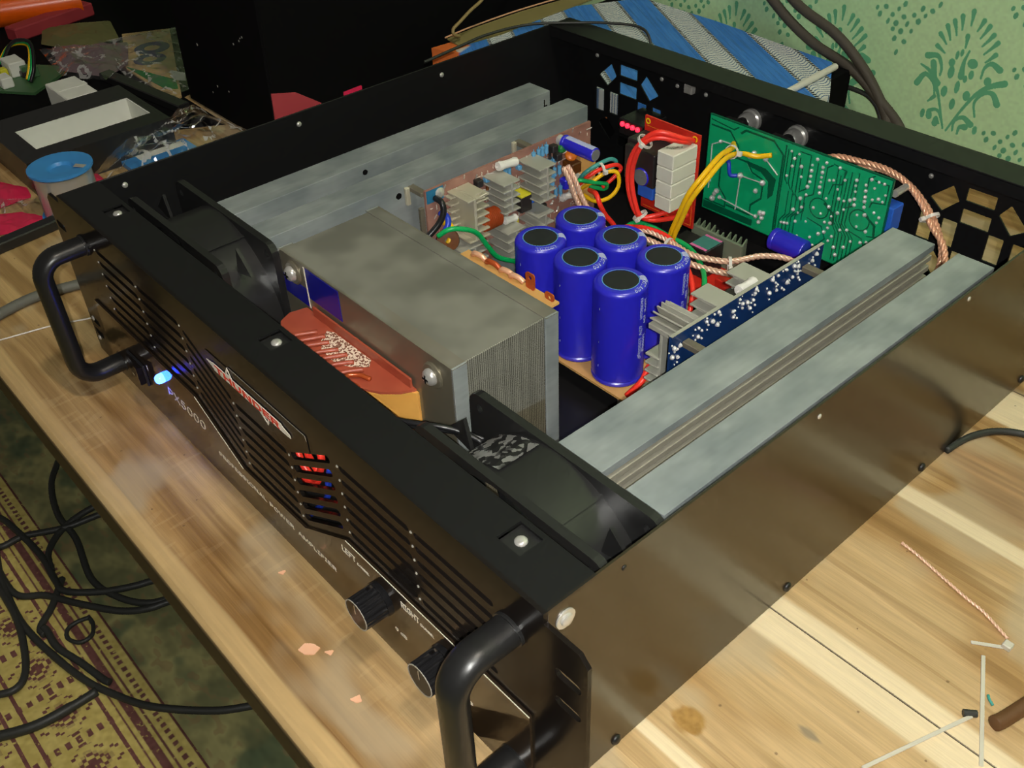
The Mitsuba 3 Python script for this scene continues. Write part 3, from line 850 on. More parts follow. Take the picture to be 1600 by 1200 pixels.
CAPS = [(258, 225, 'nearest the right heatsink in the front row', -.2, '63V 10000'), (258, 263, 'at the rear right, beside the copper cable', -.35, '63V 10000'),
        (223, 262, 'in the middle of the rear row', -.95, '10000\u00b5F'), (223, 226, 'in the middle of the front row', -.2, '63V 10000'),
        (188, 225, 'in the front row behind the transformer terminals', -.95, 'nichicon'), (187, 262, 'rearmost left, beside the pink board', -.95, 'nichicon')]
for cx, cy, where, a0, s in CAPS:
    c = thing('capacitor', f'large blue capacitor, {where}', 'capacitor', 'large blue capacitors')
    def at(m, cx=cx, cy=cy):
        m = m.copy(); m.apply_translation([cx, cy, 0]); return m
    part(c, 'sleeve', at(lathe([(0, Z0), (R - .8, Z0), (R, Z0 + .8), (R, Z0 + 2.5), (R - .7, Z0 + 3.4), (R, Z0 + 4.3), (R, Z1 - 3.4)] + [(R - 3.2 + 3.2 * math.cos(a), Z1 - 3.4 + 3.4 * math.sin(a)) for a in np.linspace(0, math.pi / 2, 8)[1:]] + [(10.9, Z1), (10.9, Z1 - .6), (0, Z1 - .6)], sides=44)), 'cap_blue', smooth=35)
    part(c, 'top_disc', at(lathe([(0, Z1 - .05), (10.2, Z1 - .05), (10.8, Z1 - .3), (10.8, Z1 - .6), (0, Z1 - .6)], sides=32)), 'cap_top', 'black vent disc')
    part(c, 'top_ring', at(lathe([(10.8, Z1), (11.1, Z1 + .1), (11.4, Z1)], sides=32)), 'resistor_blue')
    # stripe: a pale patch from the disc over the rim and down the far side
    A = np.linspace(math.radians(44), math.radians(66), 6); V = []; F = []
    prof = [(11.6, Z1 + .06)] + [(R - 3.2 + 3.27 * math.cos(a), Z1 - 3.4 + 3.47 * math.sin(a)) for a in np.linspace(math.pi / 2, 0, 6)] + [(R + .07, Z0 + 6)]
    for a in A:
        for r, z in prof:
            V.append([r * math.cos(a), r * math.sin(a), z])
    n = len(prof)
    for i in range(5):
        for j in range(n - 1):
            p = i * n + j
            F += [[p, p + n, p + n + 1], [p, p + n + 1, p + 1]]
    part(c, 'stripe', at(trimesh.Trimesh(np.array(V), np.array(F)[:, ::-1], process=False)), 'cap_print', 'pale blue stripe')
    part(c, 'lettering', at(wrap(s, 2.7, 15.5, 0, a0)), 'cap_print', f'pale lettering {s}')
    side = [wrap('nichicon', 2.8, R, Z1 - 6, .0, vertical=True), wrap('63V 10000\u00b5F', 2.8, R, Z1 - 26, .0, vertical=True), wrap('105\u00b0C  63V', 2.4, R, Z1 - 8, .24, vertical=True), wrap('10000\u00b5F', 2.4, R, Z1 - 34, .24, vertical=True)]
    side += [bx_ for z in (72, 48, 30) for bx_ in [wrap('-', 3.4, R, z, -1.72, vertical=True)]]
    part(c, 'lettering', at(cat(side)), 'cap_print', 'pale lettering down the side', kind='stuff')


# ---------------------------------------------------------------- small parts for the circuit boards
def fins_mesh(x0, x1, y0, y1, z0, z1, n, fork=True):
    ym = (y0 + y1) / 2
    out = [bx(x0, x1, ym - .8, ym + .8, z0, z1, .2)]
    for k in range(n):
        z = z1 - 1.1 - (z1 - z0 - 1.1) * k / max(1, n - 1)
        out.append(bx(x0, x1, y0, y1, z, z + 1.1, .2))
    return cat(out)


def resistor(p, q, r):
    p, q = np.array(p, float), np.array(q, float); L = np.linalg.norm(q - p); d = (q - p) / L
    return cat(lathe([(0, 0), (r, .1), (r * 1.1, L * .12), (r * .92, L * .3), (r * .92, L * .7), (r * 1.1, L * .88), (r, L - .1), (0, L)], p, d, 10), cyl(p - d * 2, q + d * 2, .35, 5))


# left amplifier board, on the left heatsink
pb = thing('amplifier_board', 'pinkish brown circuit board crowded with small heatsinks, standing on the left heatsink', 'circuit board')
part(pb, 'board', cat(bx(137.2, 139, 174, 319, 48, 117.6), bx(137.2, 139, 319, 324, 48, 78)), 'board_pink')
part(pb, 'blue_patch', bx(139.02, 139.2, 174.6, 188, 108.5, 117.2), 'board_teal', 'blue patch of solder mask')
for y, z in ((185, 113), (289, 114), (186, 60), (312, 56)):
    part(pb, 'screw', lathe([(0, 0), (3.6, 0), (3.6, .6), (2.8, 1.2), (1.6, 2), (0, 2.1)], (139.02, y, z), (1, 0, 0), 14), 'zinc', smooth=40)
for y, z in ((172, 116.5), (262, 117), (172, 66), (300, 60)):
    part(pb, 'standoff', bx(123.2, 137.1, y, y + 5, z - 3, z, .4), 'tarnished_metal')
    part(pb, 'standoff', bx(123.2, 126, y - 3, y, z - 12, z, .4), 'aluminium_pale')
part(pb, 'edge_bracket', bx(134.5, 137.1, 170.5, 173.9, 80, 106, .4), 'tarnished_metal')
for args in ((139.2, 160, 220, 234, 91, 112, 5), (139.2, 161, 250, 265, 88, 112.6, 5), (139.2, 161, 221, 237, 56, 77, 4), (139.2, 160, 249, 264, 54, 78, 4), (139.2, 160, 183, 205, 56, 79, 5)):
    part(pb, 'small_heatsink', fins_mesh(*args), 'aluminium_fine')
comb = [bx(139.3, 160, 195.3, 197.4, 82, 112, .3), bx(139.3, 160, 197.4, 208, 110.8, 112, .2), bx(139.3, 160, 190.5, 195.4, 110.8, 112, .2), bx(139.3, 160, 190.5, 195.4, 82, 83.2, .2)]
for k in range(6):
    comb.append(bx(139.3, 160, 197.4, 207.5, 82 + 5.2 * k, 83.2 + 5.2 * k, .2))
    comb.append(bx(139.4, 145, 188.5, 195.4, 84 + 4.9 * k, 85.3 + 4.9 * k, .2))
comb += [cyl((154 + 1.6 * k, 198, 110 - 1.5 * (k % 2)), (159 + 1.5 * k, 203 + (k % 3), 114 - 3 * (k % 2)), .5, 5) for k in range(4)]
part(pb, 'small_heatsink', cat(comb), 'aluminium_pale', 'larger plate heatsink with comb teeth')
cl = [lathe([(0, 0), (5.6, 0), (5.6, 17), (0, 17)], (151, 205, 87.5), (0, 1, 0), 14)]
cl += [lathe([(5.8, 0), (6.8, .5), (6.8, .9), (5.8, 1.4), (5.2, .7), (5.8, 0)], (151, 205.4 + 1.45 * k, 87.5), (0, 1, 0), 18) for k in range(11)]
part(pb, 'choke_coil', cat(cl), 'enamel_copper', smooth=True)
for p, q, r in (((143, 230, 116.2), (143, 246, 114.4), 3.0), ((143, 287, 72), (143, 298, 71), 2.8), ((150, 228, 80), (150, 238, 79), 2.6), ((143, 205, 64), (143, 213, 60), 2.5), ((142.5, 233, 106), (142.5, 240, 105.5), 1.6)):
    part(pb, 'white_resistor', resistor(p, q, r), 'resistor_white', smooth=40)
for y, z in ((266.5, 112.5), (270, 113), (273.5, 113.5), (281, 94), (285.5, 94), (275, 88), (279, 88), (282, 78.5), (286.5, 78.5), (262, 112), (237, 108.5), (240, 108.5)):
    part(pb, 'blue_resistor', resistor((142.5, y, z - 3), (142.5, y, z + 3), 1.5), 'resistor_blue', smooth=40)
for y, z in ((213, 111), (279, 112.5), (283, 105), (274, 99.5), (268, 73)):
    part(pb, 'transistor', cat(bx(141, 146, y - 2.5, y + 2.5, z - 2.5, z + 2.5, .5), bx(139, 141, y - 1.5, y + 1.5, z - 4.5, z - 4)), 'relay_black')
part(pb, 'blue_capacitor', lathe([(0, 0), (4.9, 0), (4.9, 1.4), (4.4, 2), (4.9, 2.6), (4.9, 28.5), (4.2, 29.4), (0, 29.4)], (141, 292, 112), (1, 0, 0), 24), 'cap_blue', 'blue can lying outwards from the board', smooth=40)
part(pb, 'capacitor_top', lathe([(0, 0), (3.9, 0), (3.9, .2), (0, .2)], (170.42, 292, 112), (1, 0, 0), 20), 'grey_part')
V = []; F = []
for a in np.radians(np.linspace(60, 120, 6)):
    for x in (144, 170):
        V.append([x, 292 + 4.96 * math.cos(a), 112 + 4.96 * math.sin(a)])
for i in range(5):
    F += [[2 * i, 2 * i + 1, 2 * i + 3], [2 * i, 2 * i + 3, 2 * i + 2]]
part(pb, 'capacitor_stripe', trimesh.Trimesh(np.array(V), np.array(F), process=False), 'cap_print')
part(pb, 'capacitor_base', lathe([(0, 0), (3, 0), (3, 4), (0, 4)], (146, 300, 104), (1, 0, 0), 14), 'wire_red')
part(pb, 'relay', bx(139.2, 151, 242.5, 252, 80, 91, .4), 'relay_black')
part(pb, 'relay_top', bx(139.4, 150.8, 242.7, 251.8, 91.02, 92.4, .2), 'yellow_part')
part(pb, 'yellow_chip', bx(147, 151, 236, 240, 73, 78, .4), 'yellow_part')
part(pb, 'blue_capacitor', bx(139.2, 146, 254, 272, 80, 86, 1), 'blue_part')
part(pb, 'purple_capacitor', bx(139.2, 146, 288, 297, 78, 86, 1), 'cap_blue')
part(pb, 'green_capacitor', bx(140, 145, 285, 291, 106, 111.5, 1.5), 'green_part')
part(pb, 'white_block', bx(139.2, 143, 289, 297, 104.5, 108, .5), 'resistor_white')
part(pb, 'orange_capacitor', lathe([(0, 0), (3.4, .6), (4.4, 2), (3.4, 3.4), (0, 4)], (144, 294.5, 101.5), (.6, -.3, .7), 16), 'orange_part', smooth=True)
part(pb, 'brown_block', bx(139.2, 150, 291, 300, 90, 98, .8), 'brown_part')
part(pb, 'tan_block', bx(139.2, 146, 303, 318, 60, 100, .6), 'board_tan')
part(pb, 'wire_socket', bx(139.2, 148, 297, 303, 72, 86, .6), 'resistor_white')
for y, z in ((180, 86), (203, 73)):
    part(pb, 'brown_ring', lathe([(2.0, 0), (7, .2), (7.6, 2), (7, 3.8), (2.0, 4), (2.0, 0)], (150, y, z), (.8, -.5, .3), 20), 'brown_part', smooth=40)
mk = []
for _ in range(90):
    y, z = rng.uniform(176, 316), rng.uniform(52, 115)
    w_, h_ = (rng.uniform(1.5, 5), .5) if rng.random() < .5 else (.5, rng.uniform(1.5, 4))
    mk.append(bx(139.02, 139.12, y, min(y + w_, 318), z, min(z + h_, 117)))
part(pb, 'printed_mark', cat(mk), 'print_white', 'white printed marks', kind='stuff')
for k in range(14):
    y, z = rng.uniform(206, 300), rng.uniform(80, 112)
    part(pb, 'small_component', resistor((141.5, y, z - 2), (141.5, y, z + 2), 1.1) if k % 2 else bx(139.2, 143, y - 1.6, y + 1.6, z - 1.6, z + 1.6, .4), ('resistor_blue', 'relay_black', 'resistor_blue', 'resistor_white', 'resistor_blue', 'brown_part')[k % 6], smooth=40)
sol = []
for _ in range(140):
    y, z = rng.uniform(177, 316), rng.uniform(52, 116)
    a = rng.uniform(0, 6.28)
    sol.append(cyl((139.2, y, z), (140.4 + 3 * rng.random() ** 3, y + 3.6 * math.cos(a), z + 3.6 * math.sin(a)), .42, 5))
part(pb, 'component_lead', cat(sol), 'zinc', kind='stuff')

# right amplifier board, solder side towards the right heatsink
bb = thing('amplifier_board', 'dark blue circuit board with its soldered side facing the right heatsinks', 'circuit board')
part(bb, 'board', bx(348, 349.6, 162, 287, 58, 122), 'board_blue')
part(bb, 'board_edge', bx(347.8, 349.8, 162, 287, 122.02, 122.4), 'aluminium_fine')
for y in (170, 268):
    part(bb, 'standoff', bx(349.7, 363.9, y, y + 5, 112.5, 116, .4), 'tarnished_metal')
JB = [(164, 115), (168, 115), (163, 110), (167, 108), (182, 118), (182, 113), (188, 119), (193, 117), (197, 113), (197, 120.5), (209, 115), (210, 111), (217, 116), (221, 115), (224, 110), (214, 120), (226, 114), (227, 120.5), (227, 118), (240, 112), (246, 111), (251, 110), (255, 112), (260, 113), (264, 115), (266, 110), (260, 120), (253, 120.5), (246, 120), (241, 120), (264, 118), (280, 119), (277, 116)]


def joint(c, d, r):
    return lathe([(0, 0), (r, .15), (r * .8, r * .8), (r * .3, r * 1.3), (0, r * 1.35)], c, d, 7)


jj = []
for y, z in JB:
    jj.append(joint((349.6, y, z), (1, rng.uniform(-.3, .3), rng.uniform(-.2, .3)), rng.uniform(.9, 1.5)))
    for _ in range(2):
        jj.append(joint((349.6, y + rng.uniform(-4, 4), min(121, z + rng.uniform(-5, 4))), (1, 0, .2), rng.uniform(.5, .9)))
part(bb, 'solder_joint', cat(jj), 'solder', kind='stuff', smooth=True)
for args in ((326, 347.9, 204, 218, 84, 117.4, 6), (326, 347.9, 233.5, 248, 84, 117.4, 6)):
    part(bb, 'small_heatsink', fins_mesh(*args), 'aluminium_fine')
A = []
for k in range(9):   # round heatsink with radiating fins
    a = math.pi * k / 8
    A.append(place(bx(0, 9.4, -.5, .5, 0, 27, .2), [320, 188.5, 107], np.array([0, math.cos(a), math.sin(a)]), np.array([0, -math.sin(a), math.cos(a)]), X_))
A.append(bx(320, 347.9, 179, 198, 104.5, 107.2, .3)); A.append(bx(328, 330, 179, 192, 70, 104.4, .3))
A += [bx(320, 329, 178, 194, 88 - 5.5 * k, 89.2 - 5.5 * k, .2) for k in range(5)]
part(bb, 'small_heatsink', cat(A), 'aluminium_fine', 'small heatsink with rounded fins')
part(bb, 'white_resistor', resistor((343, 222, 118.2), (343, 235, 118.2), 3.0), 'resistor_white', smooth=40)
part(bb, 'dark_block', bx(332, 347, 222, 230, 96, 112, .6), 'relay_black')

# ---------------------------------------------------------------- speaker protection board, red, with white blocks
rb = thing('protection_board', 'upright red circuit board with white ceramic resistors before the rear panel', 'circuit board')
part(rb, 'board', bx(170, 218, 340, 341.6, 56, 125), 'board_red')
part(rb, 'bracket', cat(bx(190, 198, 341.7, 343, 1.65, 70), bx(190, 198, 335, 343, 1.65, 2.8)), 'black_plastic')
for k in range(4):
    part(rb, 'ceramic_resistor', bx(203.2, 217.2, 315.5, 339.9, 108.6 - 10.45 * k, 118.8 - 10.45 * k, .7), 'ceramic')
tx = cat(place(text('5W', 2.2, 4, .12), [206, 321, 118.82], np.array([.87, .5, 0]), np.array([-.5, .87, 0]), Z_), place(text('10R J', 2.0, 7, .12), [209.4, 323.5, 118.82], np.array([.5, .87, 0]), np.array([-.87, .5, 0]), Z_))
part(rb, 'lettering', tx, 'relay_black', 'small printed value')
part(rb, 'relay', bx(173, 200, 317, 339.9, 88, 112.6, .8), 'relay_black')
part(rb, 'relay', bx(170.5, 185, 322, 339.9, 96, 115, .8), 'relay_black')
part(rb, 'blue_capacitor', lathe([(0, 0), (6.8, 0), (6.8, 22.5), (6.1, 23.8), (0, 23.8)], (189.5, 339.9, 94), (0, -1, 0), 24), 'cap_blue', smooth=40)
part(rb, 'capacitor_top', cat(lathe([(0, 0), (5.8, 0), (5.8, .2), (0, .2)], (189.5, 316.08, 94), (0, -1, 0), 20), bx(189.2, 189.8, 315.7, 315.95, 89, 99), bx(185, 194, 315.7, 315.95, 93.7, 94.3)), 'grey_part')
part(rb, 'blue_box', bx(182, 196, 322, 339.9, 76, 86.5, .6), 'blue_part')
for x, z in ((173, 121.5), (214, 121.5)):
    part(rb, 'gold_pad', xz(Point(x, z).buffer(2.2).difference(Point(x, z).buffer(1.1)), 339.98, .15), 'wire_yellow')
part(rb, 'printed_line', cat(bx(172, 216.5, 339.8, 339.95, 58, 58.5), bx(216, 216.5, 339.8, 339.95, 58, 80), bx(172, 216, 339.8, 339.95, 118.2, 118.6)), 'orange_part')

# ---------------------------------------------------------------- green input board behind, soldered side to the front
gb = thing('input_board', 'green circuit board with many solder points, upright before the rear panel', 'circuit board')
GX0, GX1, GZ0, GZ1, GY = 186.5, 330.5, 42, 115.6, 390.0
part(gb, 'board', bx(GX0, GX1, GY, GY + 1.6, GZ0, GZ1), 'board_green')
def trace(pts, w=.55):
    return LineString(pts).buffer(w, cap_style='flat', join_style='mitre')
gaps = [trace([(188.5, 108), (205, 108), (213, 99.5), (213, 94), (203, 91), (200, 86), (200, 64), (207, 57), (207, 50), (188.5, 50)], .7),
        trace([(204, 84), (209, 90.5), (222, 90.5), (227, 84.5), (237, 82), (237, 68), (229, 60), (229, 52), (208, 52)], .7), trace([(214, 109), (218, 112.5), (241, 112.5), (250, 105), (250, 48)], .8),
        Polygon([(222, 91.5), (238, 91), (247, 86), (246, 74), (236, 62), (232, 60), (231, 55), (234, 55), (239, 60), (242, 70), (241, 82), (234, 87), (224, 88)]), trace([(251.5, 113), (251.5, 44)], .6),
        Polygon([(187.5, 49), (232, 49), (232, 44), (187.5, 43)]), trace([(212, 113), (208, 110), (188, 112)], .5)]
for k in range(5):
    gaps.append(trace([(254 + 3 * k, 44), (254 + 3 * k, 58 + 2 * k), (258 + 3.4 * k, 64 + 2 * k), (258 + 3.4 * k, 82 - k)], .45))
for k in range(4):
    gaps.append(trace([(253.5 + 3.3 * k, 111 - k), (253.5 + 3.3 * k, 90 - 3 * k), (256 + 3.3 * k, 86 - 3 * k)], .5))
for k in range(6):
    gaps.append(trace([(292 + 2.5 * k, 111 - 5 * (k % 2)), (292 + 2.3 * k, 74), (298 + 2.6 * k, 66), (298 + 2.6 * k, 45)], .42))
for cx_, cz_ in ((283, 78), (313, 81)):
    gaps.append(Point(cx_, cz_).buffer(7.6).difference(Point(cx_, cz_).buffer(6.7)))
    gaps.append(trace([(cx_ + 3, cz_ + 5), (cx_ + 11, cz_), (cx_ + 12, cz_ - 8)], .9))
    gaps.append(trace([(cx_ - 12, cz_ - 14), (cx_ - 12, cz_ + 4), (cx_ - 6, cz_ + 8), (cx_ - 6, cz_ + 31)], .45))
    gaps.append(trace([(cx_ + 1, cz_ + 8), (cx_ + 1, cz_ + 30), (cx_ + 5, cz_ + 33)], .45))
    gaps.append(trace([(cx_ - 8, cz_ - 10), (cx_ + 4, cz_ - 12), (cx_ + 8, cz_ - 20), (cx_ + 2, cz_ - 28)], .45))
gaps += [trace([(262, 112), (271, 112), (271, 88), (266, 84), (266, 104)], .45), trace([(318, 111), (328, 111), (328, 98), (319, 96), (318, 92)], .45), trace([(288, 112), (298, 110), (296, 100), (290, 98), (288, 90)], .45), trace([(320, 72), (329, 74), (329, 60), (322, 58)], .45)]
pg = sbox(GX0 + .8, GZ0 + .8, GX1 - .8, GZ1 - .8).difference(unary_union([g.buffer(0) for g in gaps]))
part(gb, 'copper_pour', xz(pg, GY - .02, .18), 'pour_green', 'lighter green copper areas and tracks', kind='stuff')
GD = [(276, 111), (283, 111), (293, 111), (273, 106), (273, 102), (273, 98), (273, 94), (272, 90), (281, 107), (281, 103.5), (281, 100), (281, 96.5), (281, 93), (281.5, 89), (279, 77), (285, 75), (290, 82), (259, 106), (265, 102), (255, 92), (256, 57), (258.5, 57.5), (261, 58), (267, 62), (275, 65), (280, 55), (290, 63), (306, 107), (306, 103), (306.5, 99), (307, 94), (307.5, 90), (313, 106), (313.5, 102), (314, 98), (314, 95), (314.5, 91), (316, 111), (321, 111), (325, 111), (323, 100), (319, 98), (326, 99), (311, 84), (316, 86), (312, 76), (319, 75), (325, 84), (301, 69), (306, 71), (299, 55), (301, 50),
      (262, 110), (256, 110), (258, 100), (266, 95), (287, 100), (290, 101), (294, 96), (296, 90), (287, 87), (272, 84), (268, 80), (270, 74), (264, 70), (268, 69), (293, 76), (293, 71), (292, 67), (297, 80), (301, 84), (300, 90), (304, 92), (322, 90), (326, 88), (321, 68), (317, 66), (310, 64), (306, 58), (312, 54), (286, 60), (283, 50), (277, 48), (270, 52), (264, 50), (258, 48), (294, 58), (296, 62), (289, 70), (327, 104), (319, 106), (298, 104)]
jj = [joint((x, GY, z), (rng.uniform(-.2, .2), -1, rng.uniform(0, .4)), rng.uniform(.95, 1.6)) for x, z in GD]
part(gb, 'solder_joint', cat(jj), 'solder', kind='stuff', smooth=True)
jj = []
for x, z in ((198, 98), (209, 99), (227, 99), (237, 98), (218, 79), (237, 80), (232, 72), (197, 57), (199, 60), (202, 56), (196, 53), (238, 57), (240, 54), (235, 53), (241, 58), (238, 50), (191, 66), (224, 96)):
    jj.append(joint((x, GY, z), (rng.uniform(-.3, .3), -1, rng.uniform(0, .5)), rng.uniform(1.6, 2.5)))
for p, q in (((237, 98), (248, 90)), ((218, 79), (237, 80)), ((191, 94), (198, 98)), ((191, 94), (191.5, 60)), ((218, 78), (217, 52)), ((202, 56), (236, 53)), ((199, 99), (209, 99.5))):
    jj.append(cyl((p[0], GY - .7, p[1]), (q[0], GY - .7, q[1]), .5, 6))
part(gb, 'solder_bridge', cat(jj), 'solder', kind='stuff', smooth=True)
part(gb, 'blue_wire', tube([(205, 388, 88), (210, 385, 88), (213, 384, 80), (217, 387, 79.5)], 1.5, 8, 6), 'wire_blue', smooth=True)
part(gb, 'blue_connector', bx(320, 333.5, 391.7, 404, 78, 96, .6), 'blue_part')
for x in (192, 232):
    part(gb, 'jack', cat(bx(x - 7, x + 7, 391.7, 414, 86, 106, .6), cyl((x, 414, 99), (x, 421.9, 99), 5, 14)), 'black_plastic')
part(gb, 'bolt', cyl((331.5, 392, 106), (331.5, 405, 106), 2.4, 10), 'zinc')
part(gb, 'blue_capacitor', cat(lathe([(0, 0), (7.2, 0), (7.9, .8), (7.9, 3), (7.3, 3.8), (7.9, 4.6), (7.9, 25), (7.2, 26), (0, 26)], (258.5, 378.5, 50), (1, .03, -.02), 24)), 'cap_blue', 'blue can lying along the foot of the board', smooth=40)
part(gb, 'capacitor_lead', cat(tube([(258.7, 378.5, 50), (255, 380, 50), (254, 385, 50), (254, 389.8, 50)], .5, 6, 4), tube([(284, 379.3, 49.5), (287, 381, 50), (287.5, 389.8, 50)], .5, 6, 4)), 'zinc')

# ---------------------------------------------------------------- relay board on the bottom panel
sb_ = thing('relay_board', 'small red circuit board carrying a teal topped black relay and an olive heatsink', 'circuit board')
part(sb_, 'board', bx(205, 283, 305, 368, 26.4, 28), 'board_red')
for x, y in ((208, 308), (280, 308), (208, 365), (280, 365)):
    part(sb_, 'spacer', cyl((x, y, 1.65), (x, y, 26.4), 2.5, 10), 'zinc')
part(sb_, 'relay', bx(222.5, 238.5, 331, 351, 28.02, 50, .6), 'black_plastic')
part(sb_, 'relay_label', bx(223.5, 237.6, 334.2, 347.8, 50.02, 50.3), 'teal_label', 'teal label')
part(sb_, 'label_stripe', cat(bx(223.5, 237.6, 331.8, 334.1, 50.02, 50.3), bx(223.5, 237.6, 347.9, 350.2, 50.02, 50.3)), 'pink_label')
part(sb_, 'black_block', bx(206, 221.5, 322, 350, 28.02, 47, .6), 'relay_black')
fn = [bx(208, 252, 352.5, 355, 28.02, 51, .3)] + [place(bx(-.6, .6, 0, 9 if k not in (4, 5) else 5, 0, 23, .2), [209.5 + 4.6 * k, 355, 28.02], np.array([.94, .34, 0]), np.array([-.34, .94, 0]), Z_) for k in range(10)]
part(sb_, 'small_heatsink', cat(fn), 'tin_olive', 'olive grey finned heatsink')
part(sb_, 'white_block', bx(262, 280, 308, 316, 28.02, 36, .5), 'resistor_white')
part(sb_, 'red_box', bx(258, 276, 318, 332, 28.02, 44, .6), 'board_red')
# red lamp of the mains switch
ms = thing('rear_switch', 'glowing red mains switch at the rear panel beside the left grille', 'switch')
part(ms, 'housing', bx(86, 112, 405, 432.9, 64, 77, .6), 'black_plastic')
g = part(ms, 'red_lamp', cat([lathe([(0, 0), (2.2, 0), (2.0, 1.4), (1, 2.2), (0, 2.4)], (90.5 + 5.4 * k, 404.9, 73), (0, -1, .25), 12) for k in range(4)]), 'print_red', 'glowing red lamp', smooth=True)
scene[g]['emitter'] = {'type': 'area', 'radiance': {'type': 'rgb', 'value': [1.6, .02, .06]}}

# ---------------------------------------------------------------- wires
def wire(name, pts, r, m, label, cat_='wire', group=None, n=8):
    return solo(name, tube(pts, r, 8, n), m, label, cat_, group, smooth=True)


Y1 = [(214, 323, 28), (219, 319, 56), (225, 318, 73), (232, 318, 92), (237, 325, 105), (233, 346, 110), (228, 364, 107)]
Y2 = [(x - 3.6, y + 1.4, z + 2.2) for x, y, z in Y1]
wire('yellow_wire', Y1 + [(227, 377, 103), (233, 383, 101), (242, 388.2, 103)], 1.8, 'wire_yellow', 'yellow wire of the tied pair ending at the right lug of the green board')
wire('yellow_wire', Y2 + [(218, 378, 105), (213, 384, 102), (210, 388.2, 101)], 1.8, 'wire_yellow', 'yellow wire of the tied pair ending at the left lug of the green board')
def tie(c, d, r, label, grp='white cable ties on the wiring inside the case'):
    a, b, d = frame(d)
    ringm = lathe([(r, -1), (r + .6, -1), (r + .6, 1), (r, 1), (r, -1)], c, d, 14)
    hd_ = place(bx(-1.7, 1.7, -1.7, 1.7, -1.5, 1.5, .5), np.array(c) + a * (r + 1.5), a, b, d)
    return solo('cable_tie', cat(ringm, hd_), 'nylon_white', label, 'cable tie', grp)


tie((226.3, 364.5, 108.2), (-.2, 1, -.2), 4.2, 'white cable tie round the two yellow wires')
for o, w_ in ((0, 'outer'), (3.6, 'inner')):
    wire('red_wire', [(214, 338.5 - o, 121), (214, 326, 127 - o * .6), (203, 315, 131 - o), (192 + o * .6, 311, 121), (186 + o, 309, 108), (184.5 + o, 309, 94), (188 + o, 309, 80), (194 + o * .6, 311, 69), (203, 318, 66 + o), (211, 332, 66 + o * 2), (214, 339.4, 66 + o * 2)], 1.8, 'wire_red', f'{w_} of two thick red wires looping in front of the red circuit board')
tie((195, 311.5, 69), (.5, .25, -.8), 4.9, 'white cable tie at the lower end of the red wire loop')
tie((195, 312.5, 123), (.7, .3, 1), 5.0, 'white cable tie at the top of the red wire loop')
solo('speaker_cable', cat(twisted([(262, 398, 100), (277, 408, 107), (295, 410, 109), (314, 410, 110), (330, 408, 107), (345, 405, 98), (356, 400, 90), (369, 392, 86), (376, 386, 76), (377, 380, 60), (376, 374, 40)], 1.2, 3, 11), twisted([(268, 399, 98), (300, 414, 105), (318, 414, 106), (333, 413, 102), (350, 409, 92), (364, 399, 84), (371, 391, 74), (372, 384, 58), (372, 378, 40)], 1.2, 3, 11)), 'copper', 'copper speaker cable arching from the green board down between the right heatsinks', 'cable', smooth=True)
tie((352, 405, 92.5), (.7, -.3, -.6), 4.8, 'white cable tie on the arching copper speaker cable')
solo('speaker_cable', cat(twisted([(186, 306, 58), (205, 309, 62), (219, 311, 61), (241, 309, 60), (256, 313, 60), (268, 322, 60), (277, 340, 60), (290, 352, 58), (302, 358, 50), (308, 362, 40)], 1.2, 3, 11), twisted([(184, 303, 55), (205, 305, 58), (222, 307, 57), (244, 305, 56), (262, 309, 56), (278, 316, 56), (294, 326, 54), (312, 330, 48)], 1.2, 3, 11)), 'copper_pale', 'copper speaker cable running behind the blue capacitors to the dark blue board', 'cable', smooth=True)
tie((224, 309, 59), (1, 0, 0), 4.4, 'white cable tie where the copper cable passes behind the capacitors')
tie((268, 318, 59.5), (.7, .7, 0), 4.4, 'clear cable tie on the copper cable beside the olive heatsink')
solo('speaker_cable', cat(twisted([(152, 280, 101), (156, 282, 92), (158, 285, 80), (162, 290, 66), (170, 296, 54), (184, 303, 56)], 1.1, 3, 10), twisted([(152, 284, 101), (157, 286, 92), (160, 289, 80), (165, 294, 66), (174, 300, 55), (186, 306, 57)], 1.1, 3, 10)), 'copper_pale', 'pale copper speaker cable coming down from the pink circuit board', 'cable', smooth=True)
wire('green_wire', [(151, 172, 92), (156, 178, 96.5), (160, 188, 94), (160, 197, 87), (160, 205, 74), (160, 213, 63), (162, 228, 54), (168, 240, 50)], 1.7, 'wire_green', 'green wire crossing below the heatsinks of the pink circuit board')
wire('green_wire', [(184, 300, 50), (188, 311, 60), (200, 316, 61), (214, 319, 58), (232, 320, 56), (250, 311, 55), (266, 296, 54), (272, 284, 44), (274, 276, 20)], 1.8, 'wire_green', 'green wire bending round the rear right blue capacitor')
wire('orange_wire', [(188, 305, 60), (202, 309, 63), (221, 312, 62), (240, 306, 55), (258, 294, 50), (266, 284, 40), (268, 276, 20)], 1.8, 'wire_red', 'orange red wire behind the blue capacitors beside the copper cable')
wire('brown_wire', [(188, 302, 52), (206, 305, 56), (230, 304, 54), (252, 294, 48), (262, 286, 40), (264, 278, 22)], 1.6, 'grey_rubber', 'grey wire behind the rear right blue capacitor')
hb = [((146, 300, 80), (156, 296, 92), (160, 306, 97), (162, 316, 98), (163, 320, 94), (160, 314, 88)), 'wire_teal', 'teal'], [((146, 301, 78), (158, 298, 90), (162, 308, 94), (165, 318, 94), (166, 322, 90), (164, 316, 84), (160, 310, 78)), 'wire_red', 'red'], \
     [((147, 302, 75), (160, 300, 86), (164, 309, 91), (168, 316, 90), (169, 317, 80), (166, 312, 72), (158, 306, 68), (147, 305, 69)), 'wire_yellow', 'yellow'], [((147, 300, 82), (152, 292, 84), (158, 290, 90), (162, 300, 86), (164, 310, 82), (160, 312, 76), (150, 308, 76)), 'wire_green', 'green']
